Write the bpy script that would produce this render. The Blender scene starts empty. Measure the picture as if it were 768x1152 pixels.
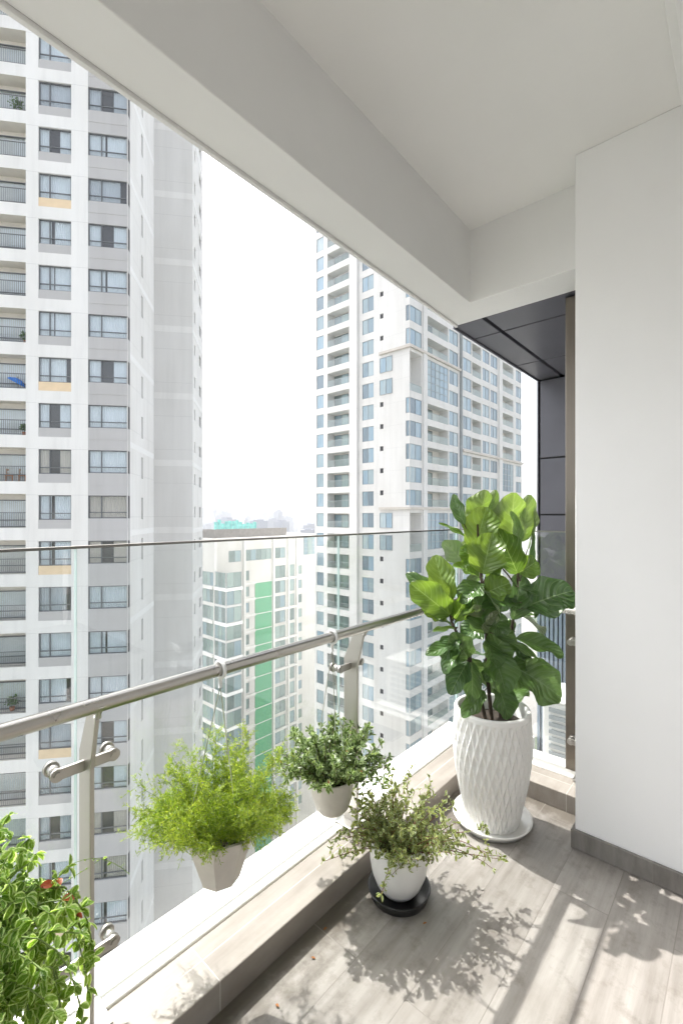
import bpy, math, random
from mathutils import Vector, Matrix

rnd = random.Random(7)
scene = bpy.context.scene
COL = scene.collection
PI = math.pi

# ------------------------------------------------------------------ camera frame
YAW = math.radians(41.6)
CY, SY = math.cos(YAW), math.sin(YAW)
FPX, PX0, PY0, CAMH = 519.0, 384.0, 580.0, 1.5

def cw(r, f):
    """ground offset right / forward of the viewer -> world x, y"""
    return (r * SY + f * CY, -r * CY + f * SY)

def at(px, py, f):
    r = (px - PX0) / FPX * f
    x, y = cw(r, f)
    return Vector((x, y, CAMH - (py - PY0) / FPX * f))

def to_px(p):
    r = p[0] * SY - p[1] * CY
    f = p[0] * CY + p[1] * SY
    if f < .05:
        return None
    return (PX0 + r / f * FPX, PY0 - (p[2] - CAMH) / f * FPX, f)

# ------------------------------------------------------------------ mesh builder
class MB:
    def __init__(self):
        self.v, self.f, self.m, self.uv, self.sm = [], [], [], [], []
        self.has_uv = False
    def quad(self, a, b, c, d, m=0):
        n = len(self.v)
        self.v += [tuple(a), tuple(b), tuple(c), tuple(d)]
        self.f.append((n, n + 1, n + 2, n + 3)); self.m.append(m); self.sm.append(False); self.uv.append(None)
    def box(self, x0, x1, y0, y1, z0, z1, m=0, M=None):
        n = len(self.v)
        pts = [(x, y, z) for z in (z0, z1) for y in (y0, y1) for x in (x0, x1)]
        if M is not None:
            pts = [tuple(M @ Vector(p)) for p in pts]
        self.v += pts
        for q in ((0, 2, 3, 1), (4, 5, 7, 6), (0, 1, 5, 4), (1, 3, 7, 5), (3, 2, 6, 7), (2, 0, 4, 6)):
            self.f.append(tuple(n + i for i in q)); self.m.append(m); self.sm.append(False); self.uv.append(None)
    def prism(self, poly, z0, z1, m=0, M=None):
        n = len(self.v); k = len(poly)
        pts = [(x, y, z0) for x, y in poly] + [(x, y, z1) for x, y in poly]
        if M is not None:
            pts = [tuple(M @ Vector(p)) for p in pts]
        self.v += pts
        fs = [tuple(n + i for i in reversed(range(k))), tuple(n + k + i for i in range(k))]
        fs += [(n + i, n + (i + 1) % k, n + k + (i + 1) % k, n + k + i) for i in range(k)]
        for q in fs:
            self.f.append(q); self.m.append(m); self.sm.append(False); self.uv.append(None)
    def tube(self, pts, rad, seg=8, m=0, caps=True):
        pts = [Vector(p) for p in pts]
        if not isinstance(rad, (list, tuple)):
            rad = [rad] * len(pts)
        n0 = len(self.v); up = None
        for i, p in enumerate(pts):
            d = (pts[min(i + 1, len(pts) - 1)] - pts[max(i - 1, 0)]).normalized()
            if up is None:
                up = Vector((0, 0, 1)) if abs(d.z) < .9 else Vector((1, 0, 0))
            a = d.cross(up).normalized(); b = d.cross(a).normalized(); up = -b if False else a.cross(d).normalized()
            for k in range(seg):
                t = 2 * PI * k / seg
                self.v.append(tuple(p + (a * math.cos(t) + b * math.sin(t)) * rad[i]))
        for i in range(len(pts) - 1):
            for k in range(seg):
                q = (n0 + i * seg + k, n0 + i * seg + (k + 1) % seg, n0 + (i + 1) * seg + (k + 1) % seg, n0 + (i + 1) * seg + k)
                self.f.append(q); self.m.append(m); self.sm.append(True); self.uv.append(None)
        if caps:
            for base, rev in ((n0, False), (n0 + (len(pts) - 1) * seg, True)):
                q = tuple(base + k for k in range(seg))
                self.f.append(q if not rev else q[::-1]); self.m.append(m); self.sm.append(False); self.uv.append(None)
    def lathe(self, prof, seg=48, m=0, c=(0, 0, 0), disp=None, smooth=True):
        n0 = len(self.v)
        for i, (r, z) in enumerate(prof):
            for k in range(seg):
                t = 2 * PI * k / seg
                rr = r + (disp(t, z, i) if disp else 0)
                self.v.append((c[0] + rr * math.cos(t), c[1] + rr * math.sin(t), c[2] + z))
        for i in range(len(prof) - 1):
            for k in range(seg):
                q = (n0 + i * seg + k, n0 + i * seg + (k + 1) % seg, n0 + (i + 1) * seg + (k + 1) % seg, n0 + (i + 1) * seg + k)
                self.f.append(q); self.m.append(m); self.sm.append(smooth); self.uv.append(None)
    def leaf(self, base, d, nrm, L, W, prof, curl=.3, fold=.25, ns=7, nw=4, m=0, wave=0., twist=0.):
        """a curved, folded leaf blade on a grid; uv = along, across"""
        self.has_uv = True
        d = Vector(d).normalized(); nrm = Vector(nrm); nrm = (nrm - d * nrm.dot(d))
        if nrm.length < 1e-4:
            nrm = d.orthogonal()
        nrm.normalize(); s = d.cross(nrm).normalized()
        n0 = len(self.v); p = Vector(base); step = L / ns; ang = 0.; ph = rnd.random() * 6.28
        for i in range(ns + 1):
            t = i / ns
            dd = d * math.cos(ang) - nrm * math.sin(ang)
            nn = nrm * math.cos(ang) + d * math.sin(ang)
            w = W * .5 * prof(t)
            for j in range(nw + 1):
                u = j / nw * 2 - 1
                ww = w * (1 + wave * .35 * math.sin(t * 14 + ph + (3 if u > 0 else 0)))
                h = fold * abs(u) * w + wave * w * .5 * math.sin(t * 11 + ph + u * 2) * abs(u)
                self.v.append(tuple(p + s * (u * ww) + nn * h))
            p = p + dd * step
            ang += curl / ns
        for i in range(ns):
            for j in range(nw):
                q = (n0 + i * (nw + 1) + j, n0 + i * (nw + 1) + j + 1, n0 + (i + 1) * (nw + 1) + j + 1, n0 + (i + 1) * (nw + 1) + j)
                self.f.append(q); self.m.append(m); self.sm.append(True)
                self.uv.append([(i / ns, j / nw), (i / ns, (j + 1) / nw), ((i + 1) / ns, (j + 1) / nw), ((i + 1) / ns, j / nw)])
    def build(self, name, mats, parent=None, link=True):
        me = bpy.data.meshes.new(name)
        me.from_pydata(self.v, [], self.f)
        if not isinstance(mats, (list, tuple)):
            mats = [mats]
        for mt in mats:
            me.materials.append(mt)
        me.polygons.foreach_set('material_index', self.m)
        me.polygons.foreach_set('use_smooth', self.sm)
        if self.has_uv:
            ul = me.uv_layers.new(name='UVMap')
            flat = []
            for f, uv in zip(self.f, self.uv):
                if uv is None:
                    flat += [0.0, 0.5] * len(f)
                else:
                    for a in uv:
                        flat += [a[0], a[1]]
            ul.data.foreach_set('uv', flat)
        me.update()
        o = bpy.data.objects.new(name, me)
        COL.objects.link(o)
        if parent:
            o.parent = parent
        return o

def bevel(o, w=.006, seg=2):
    b = o.modifiers.new('bevel', 'BEVEL'); b.width = w; b.segments = seg; b.limit_method = 'ANGLE'
    return o

def tag(o, label=None, cat=None, group=None, kind=None):
    if label: o['label'] = label
    if cat: o['category'] = cat
    if group: o['group'] = group
    if kind: o['kind'] = kind
    return o

def thing(name, loc, label, cat, group=None, rz=0.):
    o = bpy.data.objects.new(name, None); COL.objects.link(o)
    o.location = loc; o.rotation_euler = (0, 0, rz); o.empty_display_size = .1
    return tag(o, label, cat, group)

def put(o, name, loc, rz, parent):
    c = o.copy(); c.name = name; COL.objects.link(c); c.parent = parent
    c.location = loc; c.rotation_euler = (0, 0, rz)
    return c

# ------------------------------------------------------------------ materials
def mat(name):
    m = bpy.data.materials.new(name); m.use_nodes = True
    nt = m.node_tree; b = nt.nodes['Principled BSDF']
    return m, nt, b

def N(nt, t, **kw):
    n = nt.nodes.new(t)
    for k, v in kw.items():
        if k in n.inputs.keys() if isinstance(k, str) else False:
            n.inputs[k].default_value = v
        else:
            setattr(n, k, v)
    return n

def ramp(nt, fac, stops):
    r = nt.nodes.new('ShaderNodeValToRGB')
    while len(r.color_ramp.elements) < len(stops):
        r.color_ramp.elements.new(.5)
    for e, (p, c) in zip(r.color_ramp.elements, stops):
        e.position = p; e.color = (*c, 1) if len(c) == 3 else c
    nt.links.new(fac, r.inputs[0])
    return r.outputs[0]

def coords(nt, scale=(1, 1, 1), src='Object'):
    tc = nt.nodes.new('ShaderNodeTexCoord'); mp = nt.nodes.new('ShaderNodeMapping')
    mp.inputs['Scale'].default_value = scale
    nt.links.new(tc.outputs[src], mp.inputs[0])
    return mp.outputs[0]

def noise(nt, vec, scale=5., detail=4., rough=.55):
    n = nt.nodes.new('ShaderNodeTexNoise')
    n.inputs['Scale'].default_value = scale; n.inputs['Detail'].default_value = detail; n.inputs['Roughness'].default_value = rough
    nt.links.new(vec, n.inputs['Vector'])
    return n.outputs['Fac']

def bump(nt, b, h, strength=.2, dist=.01):
    n = nt.nodes.new('ShaderNodeBump'); n.inputs['Strength'].default_value = strength; n.inputs['Distance'].default_value = dist
    nt.links.new(h, n.inputs['Height']); nt.links.new(n.outputs[0], b.inputs['Normal'])

def paint(name, col, var=.05, rough=.7, scale=1.5, stretch=(1, 1, 1), bs=.06, fine=60.):
    m, nt, b = mat(name)
    v = coords(nt, stretch)
    f = noise(nt, v, scale, 6)
    lo = [max(0, c * (1 - var)) for c in col]; hi = [min(1, c * (1 + var)) for c in col]
    nt.links.new(ramp(nt, f, [(.3, lo), (.7, hi)]), b.inputs['Base Color'])
    b.inputs['Roughness'].default_value = rough
    if bs:
        bump(nt, b, noise(nt, coords(nt), fine, 3), bs, .004)
    return m

def render_paint(name, col, pitch, off=0., var=.05):
    """outdoor render: rain streaks and a fine movement joint at every storey"""
    m, nt, b = mat(name)
    f = noise(nt, coords(nt, (1, 1, .06)), 1.3, 7, .65)
    g = noise(nt, coords(nt, (1, 1, .5)), .22, 4)
    c1 = ramp(nt, f, [(.28, [c * (1 - var * 1.8) for c in col]), (.5, col), (.75, [min(1, c * 1.03) for c in col])])
    c2 = ramp(nt, g, [(.35, (.93, .925, .915)), (.6, (1, 1, 1))])
    ml = nt.nodes.new('ShaderNodeMix'); ml.data_type = 'RGBA'; ml.blend_type = 'MULTIPLY'; ml.inputs[0].default_value = 1
    nt.links.new(c1, ml.inputs[6]); nt.links.new(c2, ml.inputs[7])
    tc = nt.nodes.new('ShaderNodeTexCoord'); sp = nt.nodes.new('ShaderNodeSeparateXYZ'); nt.links.new(tc.outputs['Object'], sp.inputs[0])
    a = nt.nodes.new('ShaderNodeMath'); a.operation = 'MULTIPLY_ADD'; a.inputs[1].default_value = 1 / pitch; a.inputs[2].default_value = off; nt.links.new(sp.outputs[2], a.inputs[0])
    fr = nt.nodes.new('ShaderNodeMath'); fr.operation = 'FRACT'; nt.links.new(a.outputs[0], fr.inputs[0])
    lt = nt.nodes.new('ShaderNodeMath'); lt.operation = 'LESS_THAN'; lt.inputs[1].default_value = .014; nt.links.new(fr.outputs[0], lt.inputs[0])
    k = nt.nodes.new('ShaderNodeMath'); k.operation = 'MULTIPLY'; k.inputs[1].default_value = .22; nt.links.new(lt.outputs[0], k.inputs[0])
    mm = nt.nodes.new('ShaderNodeMix'); mm.data_type = 'RGBA'; nt.links.new(k.outputs[0], mm.inputs[0]); nt.links.new(ml.outputs[2], mm.inputs[6]); mm.inputs[7].default_value = (.3, .3, .3, 1)
    nt.links.new(mm.outputs[2], b.inputs['Base Color']); b.inputs['Roughness'].default_value = .85
    return m

def metal(name, col, rough=.3, brushed=(1, 60, 60)):
    m, nt, b = mat(name)
    b.inputs['Metallic'].default_value = 1
    f = noise(nt, coords(nt, brushed), 6, 5)
    nt.links.new(ramp(nt, f, [(.3, [c * .88 for c in col]), (.7, col)]), b.inputs['Base Color'])
    nt.links.new(ramp(nt, f, [(.3, (rough * .8,) * 3), (.7, (rough * 1.25,) * 3)]), b.inputs['Roughness'])
    return m

def glass(name, tint, ior=1.5, base=0.0, rough=0.0):
    """thin sheet glass: what lies behind, plus a mirror reflection growing at grazing angles"""
    m = bpy.data.materials.new(name); m.use_nodes = True
    nt = m.node_tree; nt.nodes.clear()
    out = nt.nodes.new('ShaderNodeOutputMaterial')
    tr = nt.nodes.new('ShaderNodeBsdfTransparent'); tr.inputs[0].default_value = (*tint, 1)
    gl = nt.nodes.new('ShaderNodeBsdfGlossy'); gl.inputs['Roughness'].default_value = rough
    fr = nt.nodes.new('ShaderNodeFresnel')
    ge = nt.nodes.new('ShaderNodeNewGeometry'); im = nt.nodes.new('ShaderNodeMix'); im.data_type = 'FLOAT'   # same reflection on both sides of the sheet
    im.inputs[2].default_value = ior; im.inputs[3].default_value = 1 / ior
    nt.links.new(ge.outputs['Backfacing'], im.inputs[0]); nt.links.new(im.outputs[0], fr.inputs[0])
    mx = nt.nodes.new('ShaderNodeMixShader')
    add = nt.nodes.new('ShaderNodeMath'); add.operation = 'ADD'; add.use_clamp = True; add.inputs[1].default_value = base
    nt.links.new(fr.outputs[0], add.inputs[0]); nt.links.new(add.outputs[0], mx.inputs[0])
    nt.links.new(tr.outputs[0], mx.inputs[1]); nt.links.new(gl.outputs[0], mx.inputs[2])
    nt.links.new(mx.outputs[0], out.inputs[0])
    return m

def leafmat(name, stops, trans=.4, rough=.38, vein=None, nscale=6., edge=None, nveins=7., spec=.5, back=None, sat=1.1, val=2.4):
    """leaf: colour varies from leaf to leaf; light passes through the blade"""
    m, nt, b = mat(name)
    out = nt.nodes['Material Output']
    g = nt.nodes.new('ShaderNodeNewGeometry')
    f = noise(nt, coords(nt), nscale, 3)
    mx = nt.nodes.new('ShaderNodeMath'); mx.operation = 'ADD'
    a = nt.nodes.new('ShaderNodeMath'); a.operation = 'MULTIPLY'; a.inputs[1].default_value = .55
    c = nt.nodes.new('ShaderNodeMath'); c.operation = 'MULTIPLY'; c.inputs[1].default_value = .45
    nt.links.new(g.outputs['Random Per Island'], a.inputs[0]); nt.links.new(f, c.inputs[0])
    nt.links.new(a.outputs[0], mx.inputs[0]); nt.links.new(c.outputs[0], mx.inputs[1])
    col = ramp(nt, mx.outputs[0], stops)
    uv = nt.nodes.new('ShaderNodeUVMap'); sp = nt.nodes.new('ShaderNodeSeparateXYZ'); nt.links.new(uv.outputs[0], sp.inputs[0])
    def math_(op, x, y=None):
        n = nt.nodes.new('ShaderNodeMath'); n.operation = op
        for i, q in enumerate((x, y)):
            if q is None: continue
            if isinstance(q, (int, float)): n.inputs[i].default_value = q
            else: nt.links.new(q, n.inputs[i])
        return n.outputs[0]
    ac = math_('ABSOLUTE', math_('SUBTRACT', sp.outputs[1], .5))      # 0 at the midrib .. 0.5 at the margin
    if vein:
        mid = math_('LESS_THAN', ac, .014)
        lat = math_('FRACT', math_('MULTIPLY', math_('SUBTRACT', sp.outputs[0], math_('MULTIPLY', math_('POWER', ac, 1.4), .9)), nveins))
        latm = math_('MULTIPLY', math_('LESS_THAN', math_('ABSOLUTE', math_('SUBTRACT', lat, .5)), .04), .65)
        fac = math_('MAXIMUM', mid, latm)
        mm = nt.nodes.new('ShaderNodeMix'); mm.data_type = 'RGBA'
        nt.links.new(fac, mm.inputs[0]); nt.links.new(col, mm.inputs[6]); mm.inputs[7].default_value = (*vein, 1)
        col = mm.outputs[2]
        bb = math_('SUBTRACT', math_('ABSOLUTE', math_('SUBTRACT', lat, .5)), 0)
        bump(nt, b, bb, .6, .009)
    if edge:
        n2 = noise(nt, coords(nt), 60, 2)
        ef = math_('GREATER_THAN', math_('ADD', ac, math_('MULTIPLY', n2, .25)), .44)
        mm = nt.nodes.new('ShaderNodeMix'); mm.data_type = 'RGBA'
        nt.links.new(ef, mm.inputs[0]); nt.links.new(col, mm.inputs[6]); mm.inputs[7].default_value = (*edge, 1)
        col = mm.outputs[2]
    front = col
    if back:                                                          # duller, paler underside
        mm = nt.nodes.new('ShaderNodeMix'); mm.data_type = 'RGBA'
        nt.links.new(g.outputs['Backfacing'], mm.inputs[0]); nt.links.new(col, mm.inputs[6]); mm.inputs[7].default_value = (*back, 1)
        front = mm.outputs[2]
    nt.links.new(front, b.inputs['Base Color'])
    b.inputs['Roughness'].default_value = rough; b.inputs['Specular IOR Level'].default_value = spec
    t = nt.nodes.new('ShaderNodeBsdfTranslucent')
    hs = nt.nodes.new('ShaderNodeHueSaturation'); hs.inputs['Hue'].default_value = .48; hs.inputs['Saturation'].default_value = sat; hs.inputs['Value'].default_value = val
    nt.links.new(col, hs.inputs['Color']); nt.links.new(hs.outputs[0], t.inputs[0])
    ms = nt.nodes.new('ShaderNodeMixShader'); ms.inputs[0].default_value = trans
    nt.links.new(b.outputs[0], ms.inputs[1]); nt.links.new(t.outputs[0], ms.inputs[2]); nt.links.new(ms.outputs[0], out.inputs[0])
    return m

def tilemat(name, cols, plank=(1.2, .2), rot=0., mortar=(.22, .2, .18), rough=.42, msize=.0018, off=.37, stain=True, dirt=False):
    m, nt, b = mat(name)
    tc = nt.nodes.new('ShaderNodeTexCoord'); mp = nt.nodes.new('ShaderNodeMapping'); mp.inputs['Rotation'].default_value = (0, 0, rot)
    nt.links.new(tc.outputs['Object'], mp.inputs[0])
    br = nt.nodes.new('ShaderNodeTexBrick'); br.offset = off; br.offset_frequency = 2
    br.inputs['Scale'].default_value = 1; br.inputs['Brick Width'].default_value = plank[0]; br.inputs['Row Height'].default_value = plank[1]
    br.inputs['Mortar Size'].default_value = msize; br.inputs['Mortar Smooth'].default_value = .1; br.inputs['Bias'].default_value = 0
    br.inputs['Color1'].default_value = (.15, .15, .15, 1); br.inputs['Color2'].default_value = (.85, .85, .85, 1); br.inputs['Mortar'].default_value = (.5, .5, .5, 1)
    nt.links.new(mp.outputs[0], br.inputs['Vector'])
    gm = nt.nodes.new('ShaderNodeMapping'); gm.inputs['Scale'].default_value = (1.4, 16, 4)
    nt.links.new(mp.outputs[0], gm.inputs[0])
    # shift the grain from plank to plank
    vm = nt.nodes.new('ShaderNodeVectorMath'); vm.operation = 'MULTIPLY_ADD'; vm.inputs[1].default_value = (7, 7, 7)
    nt.links.new(br.outputs['Color'], vm.inputs[0]); nt.links.new(gm.outputs[0], vm.inputs[2])
    gr = noise(nt, vm.outputs[0], 1.6, 8, .62)
    mx = nt.nodes.new('ShaderNodeMix'); mx.data_type = 'RGBA'; mx.inputs[0].default_value = .22
    nt.links.new(gr, mx.inputs[6]); nt.links.new(br.outputs['Color'], mx.inputs[7])
    col = ramp(nt, mx.outputs[2], [(.28, cols[0]), (.5, cols[1]), (.72, cols[2])])
    if stain:
        st = noise(nt, mp.outputs[0], 3.2, 7, .65)
        sc = ramp(nt, st, [(.38, (.8, .78, .76)), (.56, (1, 1, 1))])
        ml = nt.nodes.new('ShaderNodeMix'); ml.data_type = 'RGBA'; ml.blend_type = 'MULTIPLY'; ml.inputs[0].default_value = .7
        nt.links.new(col, ml.inputs[6]); nt.links.new(sc, ml.inputs[7]); col = ml.outputs[2]
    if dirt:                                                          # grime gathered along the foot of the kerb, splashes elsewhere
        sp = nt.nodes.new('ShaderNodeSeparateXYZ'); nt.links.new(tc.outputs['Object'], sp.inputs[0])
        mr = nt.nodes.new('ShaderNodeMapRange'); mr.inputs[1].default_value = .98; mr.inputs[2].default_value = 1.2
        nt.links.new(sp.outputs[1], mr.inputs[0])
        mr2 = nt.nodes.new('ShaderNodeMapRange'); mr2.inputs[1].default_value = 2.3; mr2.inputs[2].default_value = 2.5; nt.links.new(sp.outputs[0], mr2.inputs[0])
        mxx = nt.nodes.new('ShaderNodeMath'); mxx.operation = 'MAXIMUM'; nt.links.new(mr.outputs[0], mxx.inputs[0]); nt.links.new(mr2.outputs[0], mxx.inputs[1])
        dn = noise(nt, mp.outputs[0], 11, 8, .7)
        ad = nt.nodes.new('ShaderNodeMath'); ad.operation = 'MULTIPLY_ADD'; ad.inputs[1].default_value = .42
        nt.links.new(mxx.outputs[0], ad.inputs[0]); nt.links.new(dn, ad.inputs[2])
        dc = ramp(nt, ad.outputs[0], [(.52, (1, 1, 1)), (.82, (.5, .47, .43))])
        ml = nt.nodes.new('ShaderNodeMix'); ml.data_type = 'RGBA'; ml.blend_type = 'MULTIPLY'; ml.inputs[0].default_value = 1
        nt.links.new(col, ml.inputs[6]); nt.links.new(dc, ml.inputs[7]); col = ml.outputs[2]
    mm = nt.nodes.new('ShaderNodeMix'); mm.data_type = 'RGBA'
    nt.links.new(br.outputs['Fac'], mm.inputs[0]); nt.links.new(col, mm.inputs[6]); mm.inputs[7].default_value = (*mortar, 1)
    nt.links.new(mm.outputs[2], b.inputs['Base Color'])
    nt.links.new(ramp(nt, gr, [(.3, (rough * .8,) * 3), (.7, (rough * 1.3,) * 3)]), b.inputs['Roughness'])
    inv = nt.nodes.new('ShaderNodeMath'); inv.operation = 'SUBTRACT'; inv.inputs[0].default_value = 1
    nt.links.new(br.outputs['Fac'], inv.inputs[1]); bump(nt, b, inv.outputs[0], .5, .002)
    return m

def windowmat(name, cols, metal_=.0, rough=.06):
    """a glazed pane with drawn blinds close behind it, each pane its own tone"""
    m, nt, b = mat(name)
    g = nt.nodes.new('ShaderNodeNewGeometry')
    oi = nt.nodes.new('ShaderNodeObjectInfo')
    ad = nt.nodes.new('ShaderNodeMath'); ad.operation = 'ADD'
    nt.links.new(g.outputs['Random Per Island'], ad.inputs[0]); nt.links.new(oi.outputs['Random'], ad.inputs[1])
    fr = nt.nodes.new('ShaderNodeMath'); fr.operation = 'FRACT'; nt.links.new(ad.outputs[0], fr.inputs[0])
    v = coords(nt, (5, 5, .25))
    n = noise(nt, v, 1.6, 3)
    mx = nt.nodes.new('ShaderNodeMix'); mx.data_type = 'FLOAT'; mx.inputs[0].default_value = .35
    nt.links.new(fr.outputs[0], mx.inputs[2]); nt.links.new(n, mx.inputs[3])
    k = len(cols)
    nt.links.new(ramp(nt, mx.outputs[0], [(.15 + .7 * i / (k - 1), c) for i, c in enumerate(cols)]), b.inputs['Base Color'])
    b.inputs['Roughness'].default_value = .5; b.inputs['Specular IOR Level'].default_value = .5
    b.inputs['Coat Weight'].default_value = 1; b.inputs['Coat Roughness'].default_value = rough; b.inputs['Coat IOR'].default_value = 1.7
    return m

M = {}
M['white_wall'] = paint('white_wall_paint', (.84, .84, .84), .025, .62, 1.6, bs=.1, fine=28.)
M['ceiling'] = paint('ceiling_paint', (.82, .815, .805), .03, .75, 1.4, bs=.12, fine=22.)
M['beam'] = paint('beam_paint', (.78, .778, .77), .035, .75, 1.4, bs=.12, fine=25.)
M['trim'] = paint('white_trim', (.8, .8, .79), .02, .45)
M['skirt'] = tilemat('skirting_tile', [(.13, .12, .11), (.19, .175, .16), (.25, .235, .215)], (1.2, .5), 0, rough=.45)
M['floor'] = tilemat('floor_planks', [(.212, .194, .175), (.298, .278, .255), (.385, .362, .336)], (1.2, .2), 0, dirt=True)
M['kerb'] = tilemat('kerb_tile', [(.25, .22, .19), (.315, .283, .25), (.37, .34, .305)], (.9, .6), 0, off=0., mortar=(.5, .47, .43))
M['coping'] = paint('white_coping', (.74, .72, .68), .06, .6, 4, bs=.1)
M['steel'] = metal('brushed_steel', (.5, .475, .44), .27, (.4, .4, .4))
M['steel_post'] = metal('satin_steel', (.52, .5, .47), .4, (.5, .5, .5))
M['cap'] = metal('cap_steel', (.3, .29, .27), .4, (.5, .5, .5))
M['bronze'] = metal('bronze_metal', (.19, .165, .14), .42, (30, 30, 1))
M['sheet_glass'] = glass('railing_glass', (.975, .988, .985), 1.5, .03)
M['glass_edge'] = paint('glass_edge', (.6, .74, .73), .1, .15, bs=0)
M['dark_metal'] = paint('dark_cladding', (.1, .1, .118), .1, .38, 2.5, bs=.03)
M['seam'] = paint('black_joint', (.012, .012, .014), .1, .6, bs=0)
M['tan'] = metal('tan_cladding', (.22, .195, .165), .4, (20, 20, 1))
M['louver'] = paint('grey_louver', (.2, .25, .31), .08, .5, bs=0)
M['ac'] = paint('ac_white', (.72, .72, .7), .04, .45, bs=0)
M['foil'] = paint('pipe_wrap', (.7, .71, .72), .08, .4, 12, bs=.2)
M['ceramic'] = paint('white_ceramic', (.8, .79, .765), .02, .22, 3, bs=0)
M['ceramic_rough'] = paint('white_crackled_pot', (.78, .77, .745), .05, .3, 14, (1, 1, .3), bs=.12, fine=35)
M['concrete_pot'] = paint('pale_stone_pot', (.62, .58, .53), .1, .7, 10, bs=.25, fine=45)
M['black_plastic'] = paint('black_plastic', (.02, .02, .02), .1, .35, bs=0)
M['soil'] = paint('soil', (.035, .025, .018), .5, .95, 30, bs=.8, fine=80)
M['red_pot'] = paint('red_pot', (.42, .06, .025), .1, .45, 6, bs=0)
M['bark'] = paint('fig_bark', (.06, .04, .028), .3, .8, 30, bs=.4)
M['twig'] = paint('twig', (.12, .085, .05), .25, .8, 30, bs=0)
M['twig_red'] = paint('reddish_twig', (.16, .06, .04), .25, .7, 30, bs=0)
M['stem_green'] = paint('green_stem', (.2, .28, .08), .2, .6, 20, bs=0)
M['wire'] = metal('hanging_wire', (.75, .74, .72), .3, (1, 1, 1))
M['fig_leaf'] = leafmat('fig_leaf', [(.1, (.03, .075, .018)), (.45, (.05, .115, .025)), (.8, (.085, .165, .035))], .24, .3, (.13, .21, .075), 9, back=(.2, .25, .14), sat=.95, val=2.0)
M['fig_young'] = leafmat('fig_leaf_young', [(.1, (.055, .12, .02)), (.5, (.09, .17, .028)), (.9, (.15, .23, .045))], .36, .34, (.2, .3, .09), 9, back=(.2, .27, .11), sat=1.1, val=2.3)
M['fern_leaf'] = leafmat('fern_leaf', [(.1, (.06, .13, .014)), (.4, (.16, .25, .03)), (.8, (.3, .36, .07))], .45, .5, None, 5)
M['bush_leaf'] = leafmat('bush_leaf', [(.1, (.03, .06, .014)), (.5, (.075, .13, .03)), (.85, (.17, .23, .075))], .4, .35, None, 8, edge=(.3, .38, .2))
M['straggly_leaf'] = leafmat('straggly_leaf', [(.1, (.06, .085, .02)), (.45, (.15, .19, .045)), (.8, (.28, .31, .11))], .4, .42, None, 8, edge=(.34, .4, .22))
M['trailing_leaf'] = leafmat('trailing_leaf', [(.1, (.06, .14, .015)), (.5, (.12, .23, .03)), (.9, (.2, .32, .06))], .45, .33, (.26, .38, .1), 8, edge=(.38, .48, .2), nveins=5)
M['red_leaf'] = leafmat('withered_red_leaf', [(.1, (.26, .06, .025)), (.8, (.4, .13, .06))], .4, .4, None, 8)
M['dry_leaf'] = paint('dry_leaf', (.32, .13, .04), .3, .8, 30, bs=0)
# the towers
M['tower_white'] = render_paint('tower_white_render', (.81, .805, .795), 3.25, .02)
M['tower_white2'] = paint('tower_white_band', (.82, .82, .815), .02, .8, .35, bs=0)
M['tower_grey'] = render_paint('tower_grey_panel', (.5, .495, .5), 3.25, .3)
M['tower_pale'] = render_paint('tower_pale_grey', (.7, .695, .685), 3.25, .5, .035)
M['tower_cream'] = render_paint('tower_cream_render', (.7, .693, .678), 3.2, .1)
M['block_cream'] = render_paint('block_cream_render', (.61, .6, .58), 3.15, .2)
M['tower_side'] = render_paint('tower_side_grey', (.78, .775, .765), 3.25, .5)
M['screen'] = paint('roof_screen_grey', (.3, .29, .28), .1, .7, bs=0)
M['tower_orange'] = paint('tower_orange_panel', (.76, .6, .41), .05, .8, bs=0)
M['tower_tan'] = paint('tower_tan_cornice', (.56, .525, .48), .06, .8, bs=0)
M['tower_beige'] = paint('tower_beige_recess', (.7, .67, .62), .05, .85, bs=0)
M['tower_green'] = windowmat('green_net', [(.03, .26, .08), (.05, .34, .11), (.03, .25, .16)], rough=.4)
M['frame'] = paint('window_frame', (.13, .14, .15), .08, .5, bs=0)
M['frame_pale'] = paint('window_frame_pale', (.3, .33, .35), .08, .5, bs=0)
M['pane'] = glass('window_glass', (.82, .88, .92), 1.6, .07, .01)
M['pane_far'] = windowmat('far_window_pane', [(.08, .13, .17), (.14, .23, .29), (.26, .35, .38), (.17, .29, .39), (.36, .44, .46)])
M['pane_teal'] = windowmat('teal_window_pane', [(.07, .12, .12), (.14, .21, .2), (.24, .33, .31), (.13, .22, .28)])
M['curtain'] = paint('curtain', (.82, .83, .84), .06, .9, 3, bs=0)
M['curtain_tan'] = paint('curtain_tan', (.66, .58, .5), .06, .9, 3, bs=0)
M['curtain_grey'] = paint('curtain_grey', (.62, .63, .65), .06, .9, 3, bs=0)
M['inside'] = paint('painted_dark_room', (.05, .05, .055), .2, .9, bs=0)  # dark colour stands in for the shade of rooms behind openings
M['rail_dark'] = paint('railing_bar', (.14, .145, .15), .08, .5, bs=0)
M['rail_glass'] = glass('balcony_glass', (.72, .84, .84), 1.5, .1, .02)
M['teal'] = paint('teal_sheet', (.14, .36, .34), .4, .6, 1.2, bs=0)
M['far'] = paint('distant_building', (.13, .15, .21), .15, .9, .02, bs=0)
M['blue'] = paint('blue_canvas', (.02, .22, .75), .1, .6, bs=0)
M['wood'] = paint('orange_wood', (.42, .18, .06), .15, .5, 12, bs=0)
M['plant_far'] = leafmat('balcony_leaf', [(.1, (.03, .08, .02)), (.8, (.1, .2, .05))], .3, .5)
M['terracotta'] = paint('terracotta', (.4, .16, .08), .1, .7, bs=0)
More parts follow.
